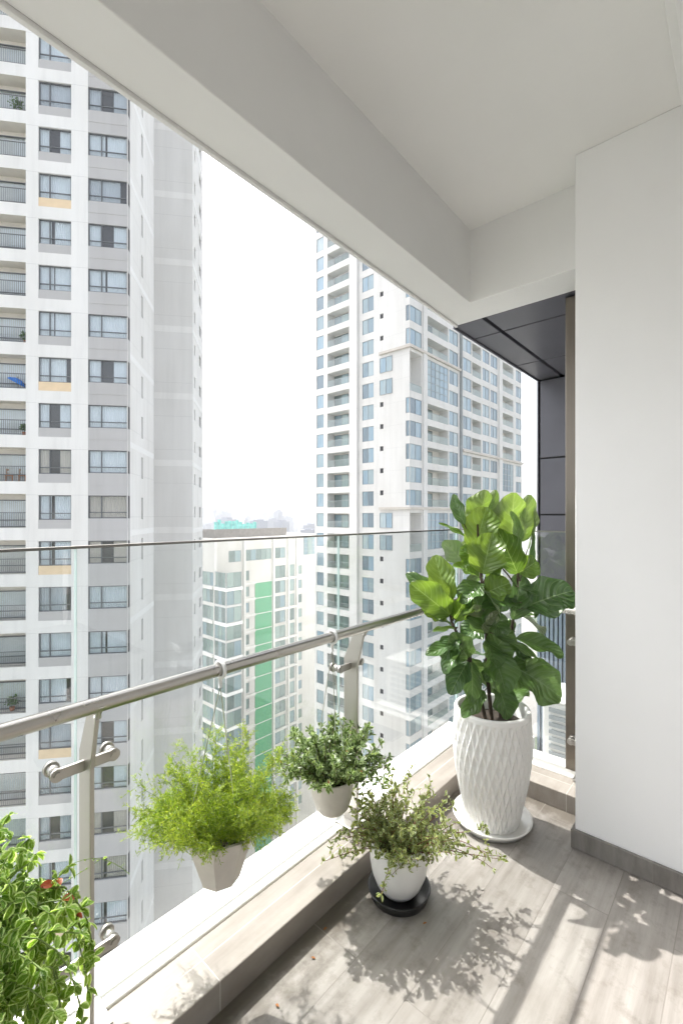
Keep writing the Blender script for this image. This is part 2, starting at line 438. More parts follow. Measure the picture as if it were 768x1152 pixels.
def groundmat():
    m, nt, b = mat('city_ground')
    v = coords(nt)
    vo = nt.nodes.new('ShaderNodeTexVoronoi'); vo.inputs['Scale'].default_value = .02; nt.links.new(v, vo.inputs['Vector'])
    nt.links.new(ramp(nt, vo.outputs['Color'], [(.2, (.07, .09, .06)), (.45, (.2, .19, .18)), (.6, (.1, .11, .09)), (.8, (.33, .31, .3))]), b.inputs['Base Color'])
    b.inputs['Roughness'].default_value = .9
    return m
M['ground'] = groundmat()

# ================================================================== THE BALCONY
RAIL_Y, RAIL_X = 1.29, 2.62
XL = -2.6                       # left end of the balcony
def box_obj(name, b, m, parent=None, bev=0):
    mb = MB(); mb.box(*b); o = mb.build(name, m, parent)
    return bevel(o, bev) if bev else o

tag(box_obj('balcony_floor', (XL, 2.5, -4.2, 1.2, -.22, 0), M['floor']), kind='structure')
tag(box_obj('ceiling', (XL - .2, 2.52, -4.2, 1.25, 3.13, 3.3), M['ceiling']), kind='structure')
mb = MB(); mb.box(XL - .2, 2.2, -4.4, -4.2, 0, 3.13); mb.box(XL - .2, XL, -4.197, -1.8, 0, 3.128)  # unseen walls behind the viewer, added and cut short to dim the balcony
tag(mb.build('unseen_room_wall', M['white_wall']), kind='structure')
# L-shaped edge beam with a drip groove near its outer edge
t = thing('edge_beam', (2.58, 1.31, 2.716), 'off-white L-shaped ceiling beam running overhead along the open balcony edges', 'beam')
mb = MB()
bx, by = 2.58, 1.31
mb.prism([(XL - .2 - bx, 1.14 - by), (-bx, 1.14 - by), (2.46 - bx, 1.2 - by), (2.46 - bx, -1.2 - by), (2.70 - bx, -1.2 - by), (2.70 - bx, 1.40 - by), (-bx, 1.31 - by), (XL - .2 - bx, 1.31 - by)], 0, .6)
bevel(mb.build('beam_body', M['beam'], t), .004)
mb = MB(); mb.prism([(XL - .2 - bx, 1.311 - by), (-bx, 1.311 - by), (2.70 - bx, 1.401 - by), (2.70 - bx, 1.418 - by), (-bx, 1.328 - by), (XL - .2 - bx, 1.328 - by)], -.012, .5); bevel(mb.build('drip_strip', M['beam'], t), .003)

# the white wall on the right with its skirting
t = thing('balcony_wall', (2.4, -1.7, 0), 'plain white painted wall at right with dark tile skirting', 'wall')
bevel(box_obj('wall_panel', (-.14, .055, -2.5, 2.295, .0, 3.1294), M['white_wall'], t), .003)
o = box_obj('skirting', (-.155, -.1405, -2.5, 2.31, .001, .085), M['skirt'], t, .002); 
o = box_obj('skirting', (-.14, .055, 2.2955, 2.31, .001, .085), M['skirt'], t, .002)

# sliding door head above the viewer
t = thing('door_head', (0, .165, 3.0), 'white sliding door head frame under the ceiling at top right', 'door frame')
mb = MB(); mb.box(XL, 2.258, -.05, .03, .03, .127); mb.box(XL, 2.258, -.02, .0, -.01, .03); bevel(mb.build('door_track', M['trim'], t), .003)

# kerb: tiled upstand and white outer coping, both L-shaped
t = thing('balcony_kerb', (2.6, 1.3, 0), 'low tiled kerb with white outer coping along the foot of the glass railing', 'kerb')
kx, ky = 2.6, 1.3
def ell(i, o_, x_end=.4):
    return [(XL - kx, 1.2 + i - ky), (2.5 + i - kx, 1.2 + i - ky), (2.5 + i - kx, x_end - ky), (2.5 + o_ - kx, x_end - ky), (2.5 + o_ - kx, 1.2 + o_ - ky), (XL - kx, 1.2 + o_ - ky)]
mb = MB(); mb.prism(ell(0, .17), -.22, .09); bevel(mb.build('tiled_upstand', M['kerb'], t), .004)
mb = MB(); mb.prism(ell(.173, .345), -.3, .096); bevel(mb.build('coping', M['coping'], t), .008, 3)

# glass railing ------------------------------------------------------------
t = thing('glass_railing', (1.48, 1.36, .09), 'frameless glass balcony railing with round steel handrail on flat steel posts', 'railing')
tx, ty, tz = t.location
mb = MB()
mb.tube([(XL - tx, RAIL_Y - ty, 1.0 - tz), (RAIL_X - .05 - tx, RAIL_Y - ty, 1.0 - tz), (RAIL_X - .015 - tx, RAIL_Y - .012 - ty, 1.0 - tz),
         (RAIL_X - tx, RAIL_Y - .05 - ty, 1.0 - tz), (RAIL_X - tx, .45 - ty, 1.0 - tz)], .0205, 20)
mb.build('handrail', M['steel'], t)
def post_mesh():
    """flat plate standing across the kerb, its head leaning in to the handrail; local +y is outward"""
    m_ = MB()
    R_ = Matrix(((0, 0, 1, 0), (1, 0, 0, 0), (0, 1, 0, 0), (0, 0, 0, 1)))     # prism profile (y,z) extruded along x
    prof = [(-.015, .0), (.065, .0), (.065, .745), (.0, .885), (-.045, .885), (-.05, .86), (-.015, .72)]
    m_.prism(prof, -.006, .006, 0, R_)
    m_.box(-.05, .05, -.03, .085, .0, .008)
    m_.tube([(0, -.052, .87), (0, -.07, .905)], .008, 10)
    return m_
arm_m = MB()
arm_m.box(-.072, .072, -.005, .005, -.015, .015)
for s in (-1, 1):
    arm_m.tube([(s * .072, -.0065, 0), (s * .072, .0065, 0)], .0155, 20)
stand_m = MB()
stand_m.tube([(0, .007, 0), (0, .0395, 0)], .014, 16); stand_m.tube([(0, .04, 0), (0, .052, 0)], .02, 20)
stand_m.tube([(0, -.011, 0), (0, -.007, 0)], .010, 6)
post0 = arm0 = st0 = None
def add_post(loc, rz):
    global post0, arm0, st0
    if post0 is None:
        p = bevel(post_mesh().build('post', M['steel_post'], t), .002); p.location = loc; p.rotation_euler = (0, 0, rz); post0 = p
    else:
        p = put(post0, 'post', loc, rz, t)
    for z in (.178, .716):
        if arm0 is None:
            a = bevel(arm_m.build('clamp_arm', M['steel_post'], p), .002); arm0 = a; a.location = (0, .028, z)
        else:
            a = put(arm0, 'clamp_arm', (0, .028, z), 0, p)
        for s in (-1, 1):
            if st0 is None:
                st0 = stand_m.build('standoff', M['steel_post'], a)
                # standoffs belong to the clamp arm's post: keep three levels
                st0.parent = p; st0.location = (s * .072, .028, z)
            else:
                put(st0, 'standoff', (s * .072, .028, z), 0, p)
GY, GX = 1.44, 2.75
posts = [-.64, .485, 1.61]
for x in posts:
    add_post((x - tx, 1.345 - ty, .0065), 0)
add_post((RAIL_X + .045 - tx, .66 - ty, .0065), -PI / 2)
edges = [XL, -.64, .48, 1.6, GX]
for a, b_ in zip(edges[:-1], edges[1:]):
    mb = MB(); mb.box(a + .002 - tx, b_ - .002 - tx, GY - .006 - ty, GY + .006 - ty, .13 - tz, 1.405 - tz)
    o = mb.build('glass_panel', [M['sheet_glass'], M['glass_edge']], t)
    for p in o.data.polygons:
        if abs(p.normal.y) < .5: p.material_index = 1
mb = MB(); mb.box(GX - .006 - tx, GX + .006 - tx, .45 - ty, GY - .012 - ty, .13 - tz, 1.405 - tz)
o = mb.build('glass_panel', [M['sheet_glass'], M['glass_edge']], t)
for p in o.data.polygons:
    if abs(p.normal.x) < .5: p.material_index = 1

mb = MB(); mb.box(XL - tx, GX + .008 - tx, GY - .009 - ty, GY + .009 - ty, 1.4055 - tz, 1.413 - tz)
mb.box(GX - .009 - tx, GX + .009 - tx, .45 - ty, GY - .0095 - ty, 1.4055 - tz, 1.413 - tz); mb.build('glass_cap', M['cap'], t)
# next-door soffit, dark wall, column, plant ledge ----------------------------
t = thing('metal_soffit', (3.4, .4, 2.72), 'dark grey metal panelled soffit outside beyond the white beam', 'soffit')
mb = MB()
mb.box(2.703 - 3.4, 4.9 - 3.4, -1.2 - .4, 1.42 - .4, .03, .3, 1)
# panels with black joints between them
ys = [(-1.2, .22), (.235, 1.22), (1.245, 1.425)]
for (y0, y1) in ys:
    for (x0, x1) in [(2.705, 2.98), (2.995, 3.74), (3.755, 4.9)]:
        mb.box(x0 - 3.4, x1 - 3.4, y0 - .4, y1 - .4, -.002, .03, 0)
mb.box(2.705 - 3.4, 4.9 - 3.4, 1.427 - .4, 1.44 - .4, -.015, .3, 0)
bevel(mb.build('soffit_panels', [M['dark_metal'], M['seam']], t), .003)
t = thing('dark_cladding_wall', (4.25, .2, -2), 'dark slate metal clad wall beyond the return glass, louvred below', 'wall')
mb = MB()
mb.box(.02, .9, -1.4, 1.22, 0, 4.7, 1)
for (z0, z1) in [(2.68, 3.5), (3.515, 4.0), (4.015, 4.7)]:
    for (y0, y1) in [(-1.4, .1), (.11, 1.205)]:
        mb.box(0, .02, y0, y1, z0, z1, 0)
mb.box(0, .9, 1.222, 1.235, 2.68, 4.7, 0)
bevel(mb.build('cladding_panels', [M['dark_metal'], M['seam']], t), .003)
mb = MB()
for i in range(71):
    y = -1.35 + i * .0365
    mb.box(-.012, .018, y, y + .024, .6, 2.67)
mb.build('louver_screen', M['louver'], t)
t = thing('corner_column', (2.78, .55, -2), 'narrow tan metal clad column between the glass and the white wall', 'column')
mb = MB(); mb.box(-.04, .04, -.4, .222, 0, 4.71); bevel(mb.build('column_casing', M['tan'], t), .004)
t = thing('plant_ledge', (3.5, .5, -.6), 'pale concrete service ledge outside the return glass', 'ledge')
mb = MB(); mb.box(-.6, .745, -1.3, .95, -.15, 0); mb.box(-.6, .745, .95, 1.05, -.15, .12); bevel(mb.build('ledge_slab', M['coping'], t), .006)
t = thing('condenser_unit', (3.78, .72, -.6), 'white air conditioner condenser on the service ledge behind the planter', 'air conditioner')
mb = MB(); mb.box(-.2, .2, -.45, .45, .06, .72); mb.box(-.21, .21, -.46, .46, .72, .745); bevel(mb.build('casing', M['ac'], t), .012)
mb = MB()
for i in range(11): mb.box(-.212, -.201, -.4, .4, .12 + i * .053, .15 + i * .053)
mb.build('vent_slats', M['frame_pale'], t)
for s in (-1, 1):
    box_obj('foot', (-.2, .2, s * .35 - .03, s * .35 + .03, 0, .06), M['black_plastic'], t)
t = thing('wrapped_pipe', (3.2, .7, -.6), 'fat white wrapped duct lying along the service ledge', 'pipe')
mb = MB(); mb.tube([(0, -.8, .1), (0, .05, .1), (.02, .18, .1)], .085, 16); mb.build('duct', M['foil'], t)
mb = MB(); mb.tube([(0, -.1, .1), (0, -.06, .1)], .092, 16); mb.build('band', M['steel_post'], t)

# ================================================================== POTS AND PLANTS
def pot_soil(r, z, parent, c=(0, 0)):
    mb = MB()
    mb.lathe([(0.0005, z + .006), (r * .5, z + .012), (r * .85, z + .004), (r, z)], 24, c=(c[0], c[1], 0))
    return mb.build('soil', M['soil'], parent)

# ---- the fiddle-leaf fig in its tall textured planter
FX, FY = 2.19, .955
t = thing('potted_fig', (FX, FY, .035), 'tall fiddle-leaf fig with big glossy leaves in a tall white diamond-textured planter', 'potted plant')
tag(MB().build if False else box_obj('tmp', (0, 1, 0, 1, 0, 1), M['ceramic']))
bpy.data.objects.remove(bpy.data.objects['tmp'])
PH = .54
def prof_r(z):
    u = z / PH
    return .126 + .064 * math.sin(min(1, u * 1.3) * PI / 2) - .010 * max(0, u - .7) / .3
NB, NHT = 32, .13
def diamond(th, z, i):
    a = th / (2 * PI) * NB
    p1 = (a + z / NHT) % 1.0; p2 = (a - z / NHT) % 1.0
    d1 = min(p1, 1 - p1); d2 = min(p2, 1 - p2)
    e = min(1., max(0., z / .02)) * min(1., max(0., (PH - .018 - z) / .02))
    return -.012 * (min(1, min(d1, d2) * 2.6)) ** .9 * e
mb = MB()
outer = [(prof_r(PH * i / 150), PH * i / 150) for i in range(151)]
mb.lathe([(.001, 0), (prof_r(0), 0)], 432)
mb.lathe(outer, 432, disp=diamond)
mb.lathe([(outer[-1][0], PH), (outer[-1][0] - .004, PH + .006), (outer[-1][0] - .016, PH + .006), (outer[-1][0] - .02, PH), (outer[-1][0] - .03, PH - .12)], 432)
mb.build('planter', M['ceramic'], t)
pot_soil(.155, PH - .07, t)
# saucer (top-level: the planter stands on it)
mb = MB()
mb.lathe([(.001, .004), (.15, .004), (.155, 0), (.165, 0), (.185, .028), (.188, .034), (.183, .036), (.176, .032), (.158, .012), (.001, .011)], 64)
o = mb.build('planter_saucer', M['ceramic']); o.location = (FX, FY, .0015)
tag(o, 'white round saucer under the tall diamond-textured planter', 'saucer')
t.location.z = .0135

D0 = FX * CY + FY * SY
def loc(p):
    return Vector(p) - t.location
def fp(px, py, dd=0.):
    return at(px, py, D0 + dd) - t.location
trunks = MB()
S = {
    'A': [(553, 812, 0), (548, 760, .0), (547, 720, 0), (546, 678, -.01), (541, 650, -.01), (538, 615, 0), (537, 590, .02)],
    'B': [(562, 812, .03), (568, 765, .04), (571, 737, .04), (576, 706, .05), (581, 665, .05), (583, 640, .05), (579, 600, .06)],
    'C': [(546, 812, .0), (538, 775, -.02), (528, 742, -.03), (515, 715, -.05), (508, 700, -.05), (503, 680, -.05)],
}
for k, pts in S.items():
    n = len(pts)
    trunks.tube([fp(*p) for p in pts], [.0105 - .0055 * i / (n - 1) for i in range(n)], 8)
trunks.tube([fp(581, 660, .05), fp(572, 648, .03), fp(562, 636, .02)], [.005, .004, .003], 6)

def figprof(u):
    # narrow waist near the stalk, broad rounded end
    if u <= 0: return .10
    a = math.sin(min(1, u) ** .75 * PI) ** .62 if u < 1 else 0
    return max(.06 if u < 1 else .12, a * (.62 + .45 * u))
fol = [MB(), MB()]
# stalk x,y,depth -> tip x,y,depth, width px, young?, which way the upper face looks (camera right, toward camera, up)
LV = [
    (523, 592, .03, 509, 559, .06, 17, 0, (-.6, .5, .4)),
    (536, 598, .06, 545, 556, .12, 38, 1, (.1, -.8, .5)),
    (541, 600, .10, 556, 556, .13, 22, 1, (.5, -.7, .4)),
    (533, 622, .00, 546, 573, .02, 44, 1, (-.25, .9, .3)),
    (541, 622, .01, 556, 578, .07, 26, 1, (.7, .6, .2)),
    (542, 648, -.04, 552, 604, -.05, 46, 1, (-.35, .9, .25)),
    (545, 652, .0, 556, 612, .02, 22, 1, (.8, .4, .2)),
    (540, 650, .02, 512, 636, .06, 26, 1, (-.2, .3, 1)),
    (526, 606, .05, 497, 588, .09, 14, 1, (-.2, .2, 1)),
    (527, 640, .1, 503, 610, .16, 28, 0, (.2, -.9, .4)),
    (577, 612, .08, 574, 560, .12, 42, 1, (-.1, -.9, .4)),
    (586, 612, .10, 594, 562, .14, 30, 1, (.3, -.8, .4)),
    (583, 618, .03, 581, 578, .02, 18, 0, (.5, .8, .2)),
    (583, 648, .03, 563, 601, .00, 36, 1, (-.3, .9, .3)),
    (586, 648, .06, 608, 600, .10, 20, 0, (.8, .4, .3)),
    (592, 622, .1, 606, 568, .15, 18, 0, (.9, .2, .2)),
    (588, 684, .02, 641, 662, -.02, 52, 0, (.15, .75, .65)),
    (586, 678, .02, 548, 681, -.10, 30, 0, (.0, .5, .9)),
    (582, 660, .0, 604, 668, -.06, 17, 0, (.2, .5, .9)),
    (546, 676, .03, 562, 645, .08, 26, 1, (.4, .2, .9)),
    (545, 672, .05, 520, 655, .13, 24, 1, (-.2, -.4, .9)),
    (505, 682, -.03, 490, 628, .02, 34, 1, (-.2, .85, .4)),
    (508, 694, -.07, 468, 660, -.10, 38, 1, (-.3, .85, .4)),
    (509, 694, -.05, 504, 655, -.05, 20, 1, (.7, .6, .3)),
    (500, 676, -.02, 459, 646, .05, 20, 0, (-.6, .5, .5)),
    (510, 703, -.07, 530, 686, -.12, 18, 1, (.2, .4, .9)),
    (510, 705, -.06, 478, 686, -.1, 18, 0, (-.1, .4, .9)),
    (512, 706, -.08, 490, 708, -.18, 14, 1, (.0, .2, 1)),
    (527, 742, -.05, 507, 777, -.12, 28, 0, (-.5, .8, .4)),
    (530, 742, -.05, 534, 790, -.12, 24, 0, (.2, .9, .3)),
    (553, 730, -.04, 570, 775, -.15, 42, 0, (.1, .9, .4)),
    (574, 748, .0, 634, 780, -.06, 52, 0, (.1, .85, .55)),
    (577, 718, .02, 632, 733, .0, 30, 0, (.1, .55, .8)),
    (552, 712, -.03, 603, 737, -.10, 18, 0, (.1, .3, .95)),
    (521, 722, -.05, 483, 733, -.12, 22, 0, (-.1, .5, .9)),
    (548, 714, -.03, 557, 686, -.1, 26, 0, (.0, .3, 1)),
    (546, 776, -.03, 522, 803, -.1, 22, 0, (-.4, .8, .5)),
    (558, 768, -.02, 574, 806, -.08, 32, 0, (.2, .9, .3)),
    (547, 738, .05, 524, 733, .12, 22, 0, (-.1, -.3, .9)),
    (571, 756, .06, 594, 742, .12, 22, 0, (.3, -.2, .9)),
    (549, 745, .04, 556, 775, .1, 26, 0, (0, -.8, .4)),
    (546, 690, .04, 530, 705, .1, 24, 0, (-.3, -.2, .9)),
    (578, 695, .08, 600, 690, .16, 26, 0, (.3, -.3, .9)),
    (577, 712, .07, 562, 725, .15, 24, 0, (-.2, -.5, .8)),
    (540, 640, .05, 530, 668, .1, 26, 0, (-.3, -.6, .6)),
    (547, 700, -.02, 524, 682, -.1, 26, 0, (-.4, -.5, .7)),
    (547, 720, -.03, 560, 748, -.12, 30, 0, (.4, .6, .5)),
    (574, 722, .05, 596, 752, .02, 30, 0, (.4, .5, .6)),
    (562, 790, .04, 590, 770, .1, 30, 0, (.3, .3, .8)),
    (545, 760, .02, 520, 745, .08, 28, 0, (-.3, .2, .9)),
    (571, 737, .03, 548, 760, -.05, 32, 0, (-.3, .7, .5)),
    (520, 726, -.03, 498, 752, -.08, 24, 0, (-.5, .5, .6)),
    (543, 664, -.02, 566, 690, -.12, 28, 0, (.2, -.4, .8)),
    (579, 690, .06, 612, 704, .12, 30, 0, (.3, .2, .9)),
    (540, 628, .06, 522, 612, .14, 28, 1, (-.4, -.7, .4)),
    (580, 628, .09, 600, 640, .16, 26, 1, (.5, -.4, .7)),
    (545, 668, .04, 528, 690, .08, 28, 0, (-.3, -.6, .6)),
    (527, 745, -.02, 545, 768, -.02, 28, 0, (.3, .7, .5)),
    (542, 655, .0, 520, 672, -.08, 32, 0, (-.4, .6, .6)),
    (547, 690, .0, 568, 712, -.06, 34, 0, (.2, .6, .7)),
    (545, 700, .02, 522, 716, .0, 32, 0, (-.3, .6, .6)),
    (578, 680, .06, 556, 662, .02, 32, 0, (-.2, .6, .7)),
    (574, 720, .06, 560, 700, .1, 30, 0, (-.3, .6, .6)),
    (580, 672, .07, 606, 684, .12, 34, 0, (.3, .7, .5)),
    (570, 745, .03, 600, 762, .04, 36, 0, (.3, .7, .6)),
    (540, 770, -.01, 514, 762, -.04, 32, 0, (-.3, .7, .6)),
    (541, 632, .02, 520, 618, .03, 32, 1, (-.4, .7, .5)),
    (540, 640, .02, 560, 628, .0, 34, 1, (.3, .8, .5)),
    (582, 645, .06, 604, 632, .06, 30, 1, (.4, .8, .4)),
    (505, 690, -.05, 484, 684, -.08, 30, 1, (-.3, .8, .5)),
    (508, 698, -.04, 528, 672, -.06, 28, 1, (.4, .8, .4)),
    (515, 715, -.05, 498, 738, -.09, 28, 0, (-.4, .7, .5)),
    (548, 735, .03, 572, 735, .06, 32, 0, (.2, .7, .7)),
    (547, 715, -.03, 536, 672, -.07, 40, 0, (-.2, .8, .5)),
    (576, 700, .02, 590, 650, .02, 36, 0, (.3, .8, .5)),
    (547, 740, -.02, 574, 712, -.04, 40, 0, (.2, .8, .5)),
    (527, 742, -.04, 512, 718, -.09, 32, 0, (-.3, .8, .5)),
    (545, 668, -.02, 570, 655, -.06, 36, 1, (.2, .7, .6)),
]
for (x0, y0, d0, x1, y1, d1, w, young, nh) in LV:
    a, b_ = fp(x0, y0, d0), fp(x1, y1, d1)
    nr = Vector((*cw(nh[0], -nh[1]), nh[2]))
    d = b_ - a; L = d.length * 1.08
    W = w / FPX * (D0 + (d0 + d1) / 2) * 1.12
    fol[young].leaf(a + d * .06, d, nr, L * .96, W, figprof, curl=rnd.uniform(.1, .55), fold=rnd.uniform(.18, .5), ns=14, nw=8, wave=.34)
    trunks.tube([a - d * .12, a + d * .07], [.0032, .0022], 5)
trunks.build('stems', M['bark'], t)
fol[0].build('leaves', M['fig_leaf'], t); fol[1].build('young_leaves', M['fig_young'], t)

def simple(u):
    return max(.05, math.sin(min(.999, max(.001, u)) * PI) ** .8)
def obov(u):
    return max(.06, math.sin(min(.999, max(.001, u)) ** 1.4 * PI) ** .8)
def rdir(up=.0, sp=1.):
    while True:
        v = Vector((rnd.uniform(-1, 1), rnd.uniform(-1, 1), rnd.uniform(-1, 1)))
        if .1 < v.length < 1:
            v.normalize(); v = v * sp + Vector((0, 0, up)); return v.normalized()

def arc(p, d, L, droop, n=8, jit=.05):
    pts = [Vector(p)]; d = Vector(d).normalized()
    for i in range(n):
        pts.append(pts[-1] + d * (L / n))
        d = (d + Vector((rnd.uniform(-jit, jit), rnd.uniform(-jit, jit), -droop / n + rnd.uniform(-jit, jit)))).normalized()
    return pts

# ---- small round pot on the floor with a straggly plant
QX, QY = 1.52, 1.045
t = thing('potted_shrub', (QX, QY, .035), 'straggly light green plant in a small round white glazed pot on the floor', 'potted plant')
mb = MB()
pr = [(.001, .0), (.05, .0), (.068, .008), (.088, .035), (.106, .08), (.114, .125), (.114, .165), (.109, .195), (.106, .203), (.101, .206), (.096, .202), (.094, .16)]
mb.lathe(pr, 56); mb.build('pot', M['ceramic_rough'], t)
pot_soil(.094, .165, t)
st, lf = MB(), MB()
for i in range(92):
    an = rnd.random() * 2 * PI; r0 = rnd.random() * .06
    d = Vector((math.cos(an) * rnd.uniform(.2, 1.3), math.sin(an) * rnd.uniform(.2, 1.3), rnd.uniform(.5, 1.3)))
    L = rnd.uniform(.1, .27)
    if i < 7:      # long stems hanging over the right side
        d = Vector((*cw(1.1 + rnd.uniform(-.2, .3), rnd.uniform(-.5, .35)), rnd.uniform(.25, .6))); L = rnd.uniform(.28, .38)
    if 7 <= i < 11:
        d = Vector((*cw(-1.1, rnd.uniform(-.3, .4)), rnd.uniform(.25, .7))); L = rnd.uniform(.24, .32)
    pts = arc((math.cos(an) * r0, math.sin(an) * r0, .165), d, L, rnd.uniform(.6, 1.5) if i < 11 else rnd.uniform(0, .9), 9, .12)
    st.tube(pts, [.0024 - .0016 * k / 9 for k in range(10)], 5)
    for k in range(2, 10):
        for q in range(3 if k < 9 else 5):
            dd = rdir(.3)
            lf.leaf(pts[k], dd, rdir(.8), rnd.uniform(.013, .028), rnd.uniform(.008, .014), simple, .3, .2, 3, 2)
        if rnd.random() < .4:
            sp = arc(pts[k], rdir(.4), rnd.uniform(.03, .07), .3, 3, .1)
            st.tube(sp, .0009, 4)
            for w_ in sp[1:]:
                for q in range(3):
                    lf.leaf(w_, rdir(.3), rdir(.8), rnd.uniform(.011, .022), rnd.uniform(.006, .011), simple, .3, .2, 3, 2)
st.build('stems', M['twig_red'], t); lf.build('foliage', M['straggly_leaf'], t)
mb = MB()
mb.lathe([(.001, .003), (.1, .003), (.104, 0), (.112, 0), (.122, .03), (.124, .034), (.119, .035), (.108, .012), (.001, .011)], 48)
o = mb.build('pot_saucer', M['black_plastic']); o.location = (QX, QY, .0015)
tag(o, 'black plastic saucer under the small round white pot', 'saucer')
t.location.z = .0135

def hanger(parent, rim_r, rim_z, hook_z, n=3):
    """ring clip round the handrail and wires down to the pot rim; local z of the rail = hook_z"""
    mb = MB()
    ring = [(0, .026 * math.cos(a), hook_z + .026 * math.sin(a)) for a in [i * 2 * PI / 20 for i in range(21)]]
    mb.tube(ring, .006, 8); mb.tube([(0, 0, hook_z - .026), (0, 0, hook_z - .06)], .006, 8)
    mb.build('rail_clip', M['trim'], parent)
    for i in range(n):
        a = i * 2 * PI / n + .5
        mb = MB(); mb.tube([(0, 0, hook_z - .055), (rim_r * math.cos(a), rim_r * math.sin(a), rim_z)], .0016, 6)
        mb.build('wire', M['wire'], parent)

# ---- feathery fern in a pale faceted hanging pot
HX, HZ = .86, .325
t = thing('hanging_fern', (HX, RAIL_Y, HZ), 'bright green feathery fern in a pale eight-sided pot hanging from the handrail', 'hanging plant')
mb = MB()
mb.lathe([(.001, 0), (.062, 0), (.112, .15), (.117, .153), (.117, .162), (.106, .162), (.098, .12)], 8, smooth=False)
mb.build('pot', M['concrete_pot'], t); pot_soil(.092, .125, t)
hanger(t, .106, .158, 1.0 - HZ)
st, lf = MB(), MB()
def needles(p, d, L):
    for q in range(5):
        dd = (d * rnd.uniform(.2, .8) + rdir(.1)).normalized()
        lf.leaf(p, dd, rdir(.6), L * rnd.uniform(.7, 1.4), L * .2, simple, .2, .05, 2, 1)
for i in range(112):
    an = rnd.random() * 2 * PI
    sp_ = rnd.uniform(.1, 1.0)
    d = Vector((math.cos(an) * sp_, math.sin(an) * sp_, rnd.uniform(.6, 1.4)))
    L = rnd.uniform(.13, .3)
    if i < 26:
        d = Vector((*cw(-1.2, rnd.uniform(-.1, .5)), rnd.uniform(.35, .9))); L = rnd.uniform(.17, .235)
    elif i < 42:
        d = Vector((*cw(1.2, rnd.uniform(-.2, .4)), rnd.uniform(.55, 1.1))); L = rnd.uniform(.16, .215)
    elif i < 44:
        d = Vector((*cw(rnd.uniform(-.9, .9), -.8), rnd.uniform(1.1, 1.4))); L = rnd.uniform(.12, .18)
    pts = arc((math.cos(an) * .05, math.sin(an) * .05, .125), d, L, rnd.uniform(.1, .8), 10, .07)
    st.tube(pts, [.0016 - .001 * k / 10 for k in range(11)], 4)
    for k in range(3, 11):
        ax = (pts[k] - pts[k - 1]).normalized()
        needles(pts[k], ax, .014)
        for q in range(3):
            bp = arc(pts[k], (ax * .6 + rdir(.15)).normalized(), rnd.uniform(.025, .06), .3, 4, .1)
            st.tube(bp, .0005, 3, caps=False)
            for w_ in bp[1:]:
                needles(w_, (bp[-1] - bp[0]).normalized(), .012)
st.build('stems', M['stem_green'], t); lf.build('foliage', M['fern_leaf'], t)

# ---- round bushy plant in a second hanging pot
HX2, HZ2 = 1.395, .285
t = thing('hanging_bush', (HX2, RAIL_Y, HZ2), 'dense dark green small-leaved bush in a round pale pot hanging from the handrail', 'hanging plant')
mb = MB()
mb.lathe([(.001, 0), (.05, 0), (.068, .02), (.084, .07), (.088, .135), (.09, .145), (.083, .145), (.078, .11)], 40)
mb.build('pot', M['concrete_pot'], t); pot_soil(.073, .115, t)
hanger(t, .084, .14, 1.0 - HZ2)
st, lf = MB(), MB()
wl = MB()
for i in range(105):
    an = rnd.random() * 2 * PI
    s_ = rnd.uniform(.1, 1.15)
    d = Vector((math.cos(an) * s_, math.sin(an) * s_, rnd.uniform(.6, 1.3)))
    L = rnd.uniform(.12, .25)
    if i < 9: d = Vector((*cw(1.1, rnd.uniform(-.2, .4)), rnd.uniform(.5, 1.))); L = rnd.uniform(.18, .24)
    if 9 <= i < 18: d = Vector((*cw(rnd.uniform(-1.2, -.6), .1), rnd.uniform(.3, .7))); L = rnd.uniform(.12, .19)
    pts = arc((math.cos(an) * .035, math.sin(an) * .035, .115), d, L, rnd.uniform(.0, .9), 8, .1)
    st.tube(pts, [.0026 - .0014 * k / 8 for k in range(9)], 5)
    for k in range(2, 9):
        c = 5 if k < 8 else 9
        ax = (pts[k] - pts[k - 1]).normalized()
        for q in range(c):
            dd = (ax * .5 + rdir(.25)).normalized()
            (wl if rnd.random() < .0045 else lf).leaf(pts[k], dd, (Vector((0, 0, 1)) + rdir() * .7), rnd.uniform(.018, .034), rnd.uniform(.010, .016), obov, .35, .25, 3, 2)
st.build('stems', M['twig'], t); lf.build('foliage', M['bush_leaf'], t); wl.build('withered_leaves', M['red_leaf'], t)

# ---- trailing variegated plant close by at the lower left
LX, LZ = .125, .4
t = thing('trailing_plant', (LX, RAIL_Y - .02, LZ), 'trailing variegated green creeper spilling from a red hanging pot at lower left', 'hanging plant')
mb = MB()
mb.lathe([(.001, 0), (.07, 0), (.1, .13), (.108, .135), (.108, .15), (.098, .15), (.09, .11)], 40)
mb.build('pot', M['red_pot'], t); pot_soil(.09, .12, t)
hanger(t, .104, .145, 1.0 - LZ)
st, lf, rl = MB(), MB(), MB()
for i in range(190):
    an = rnd.random() * 2 * PI
    s_ = rnd.uniform(.15, .85)
    d = Vector((math.cos(an) * s_, math.sin(an) * s_, rnd.uniform(.4, 1.4)))
    L = rnd.uniform(.14, .3); dr = rnd.uniform(.6, 3.2)
    pts = arc((math.cos(an) * .06, math.sin(an) * .06, .12), d, L, dr, 9, .1)
    if i < 40:
        pts = arc((math.cos(an) * .09, math.sin(an) * .09, .14), d * .8, rnd.uniform(.25, .48), 5.5, 10, .08)
    st.tube(pts, .0017, 5)
    for k in range(2, len(pts)):
        for q in range(5):
            dd = (rdir(-.1) + Vector((0, 0, -.3))).normalized()
            m_ = rl if rnd.random() < .006 else lf
            m_.leaf(pts[k], dd, Vector((math.cos(an) * .5, math.sin(an) * .5, .9)) + rdir() * .6, rnd.uniform(.02, .036), rnd.uniform(.013, .021), simple, .5, .35, 4, 2)
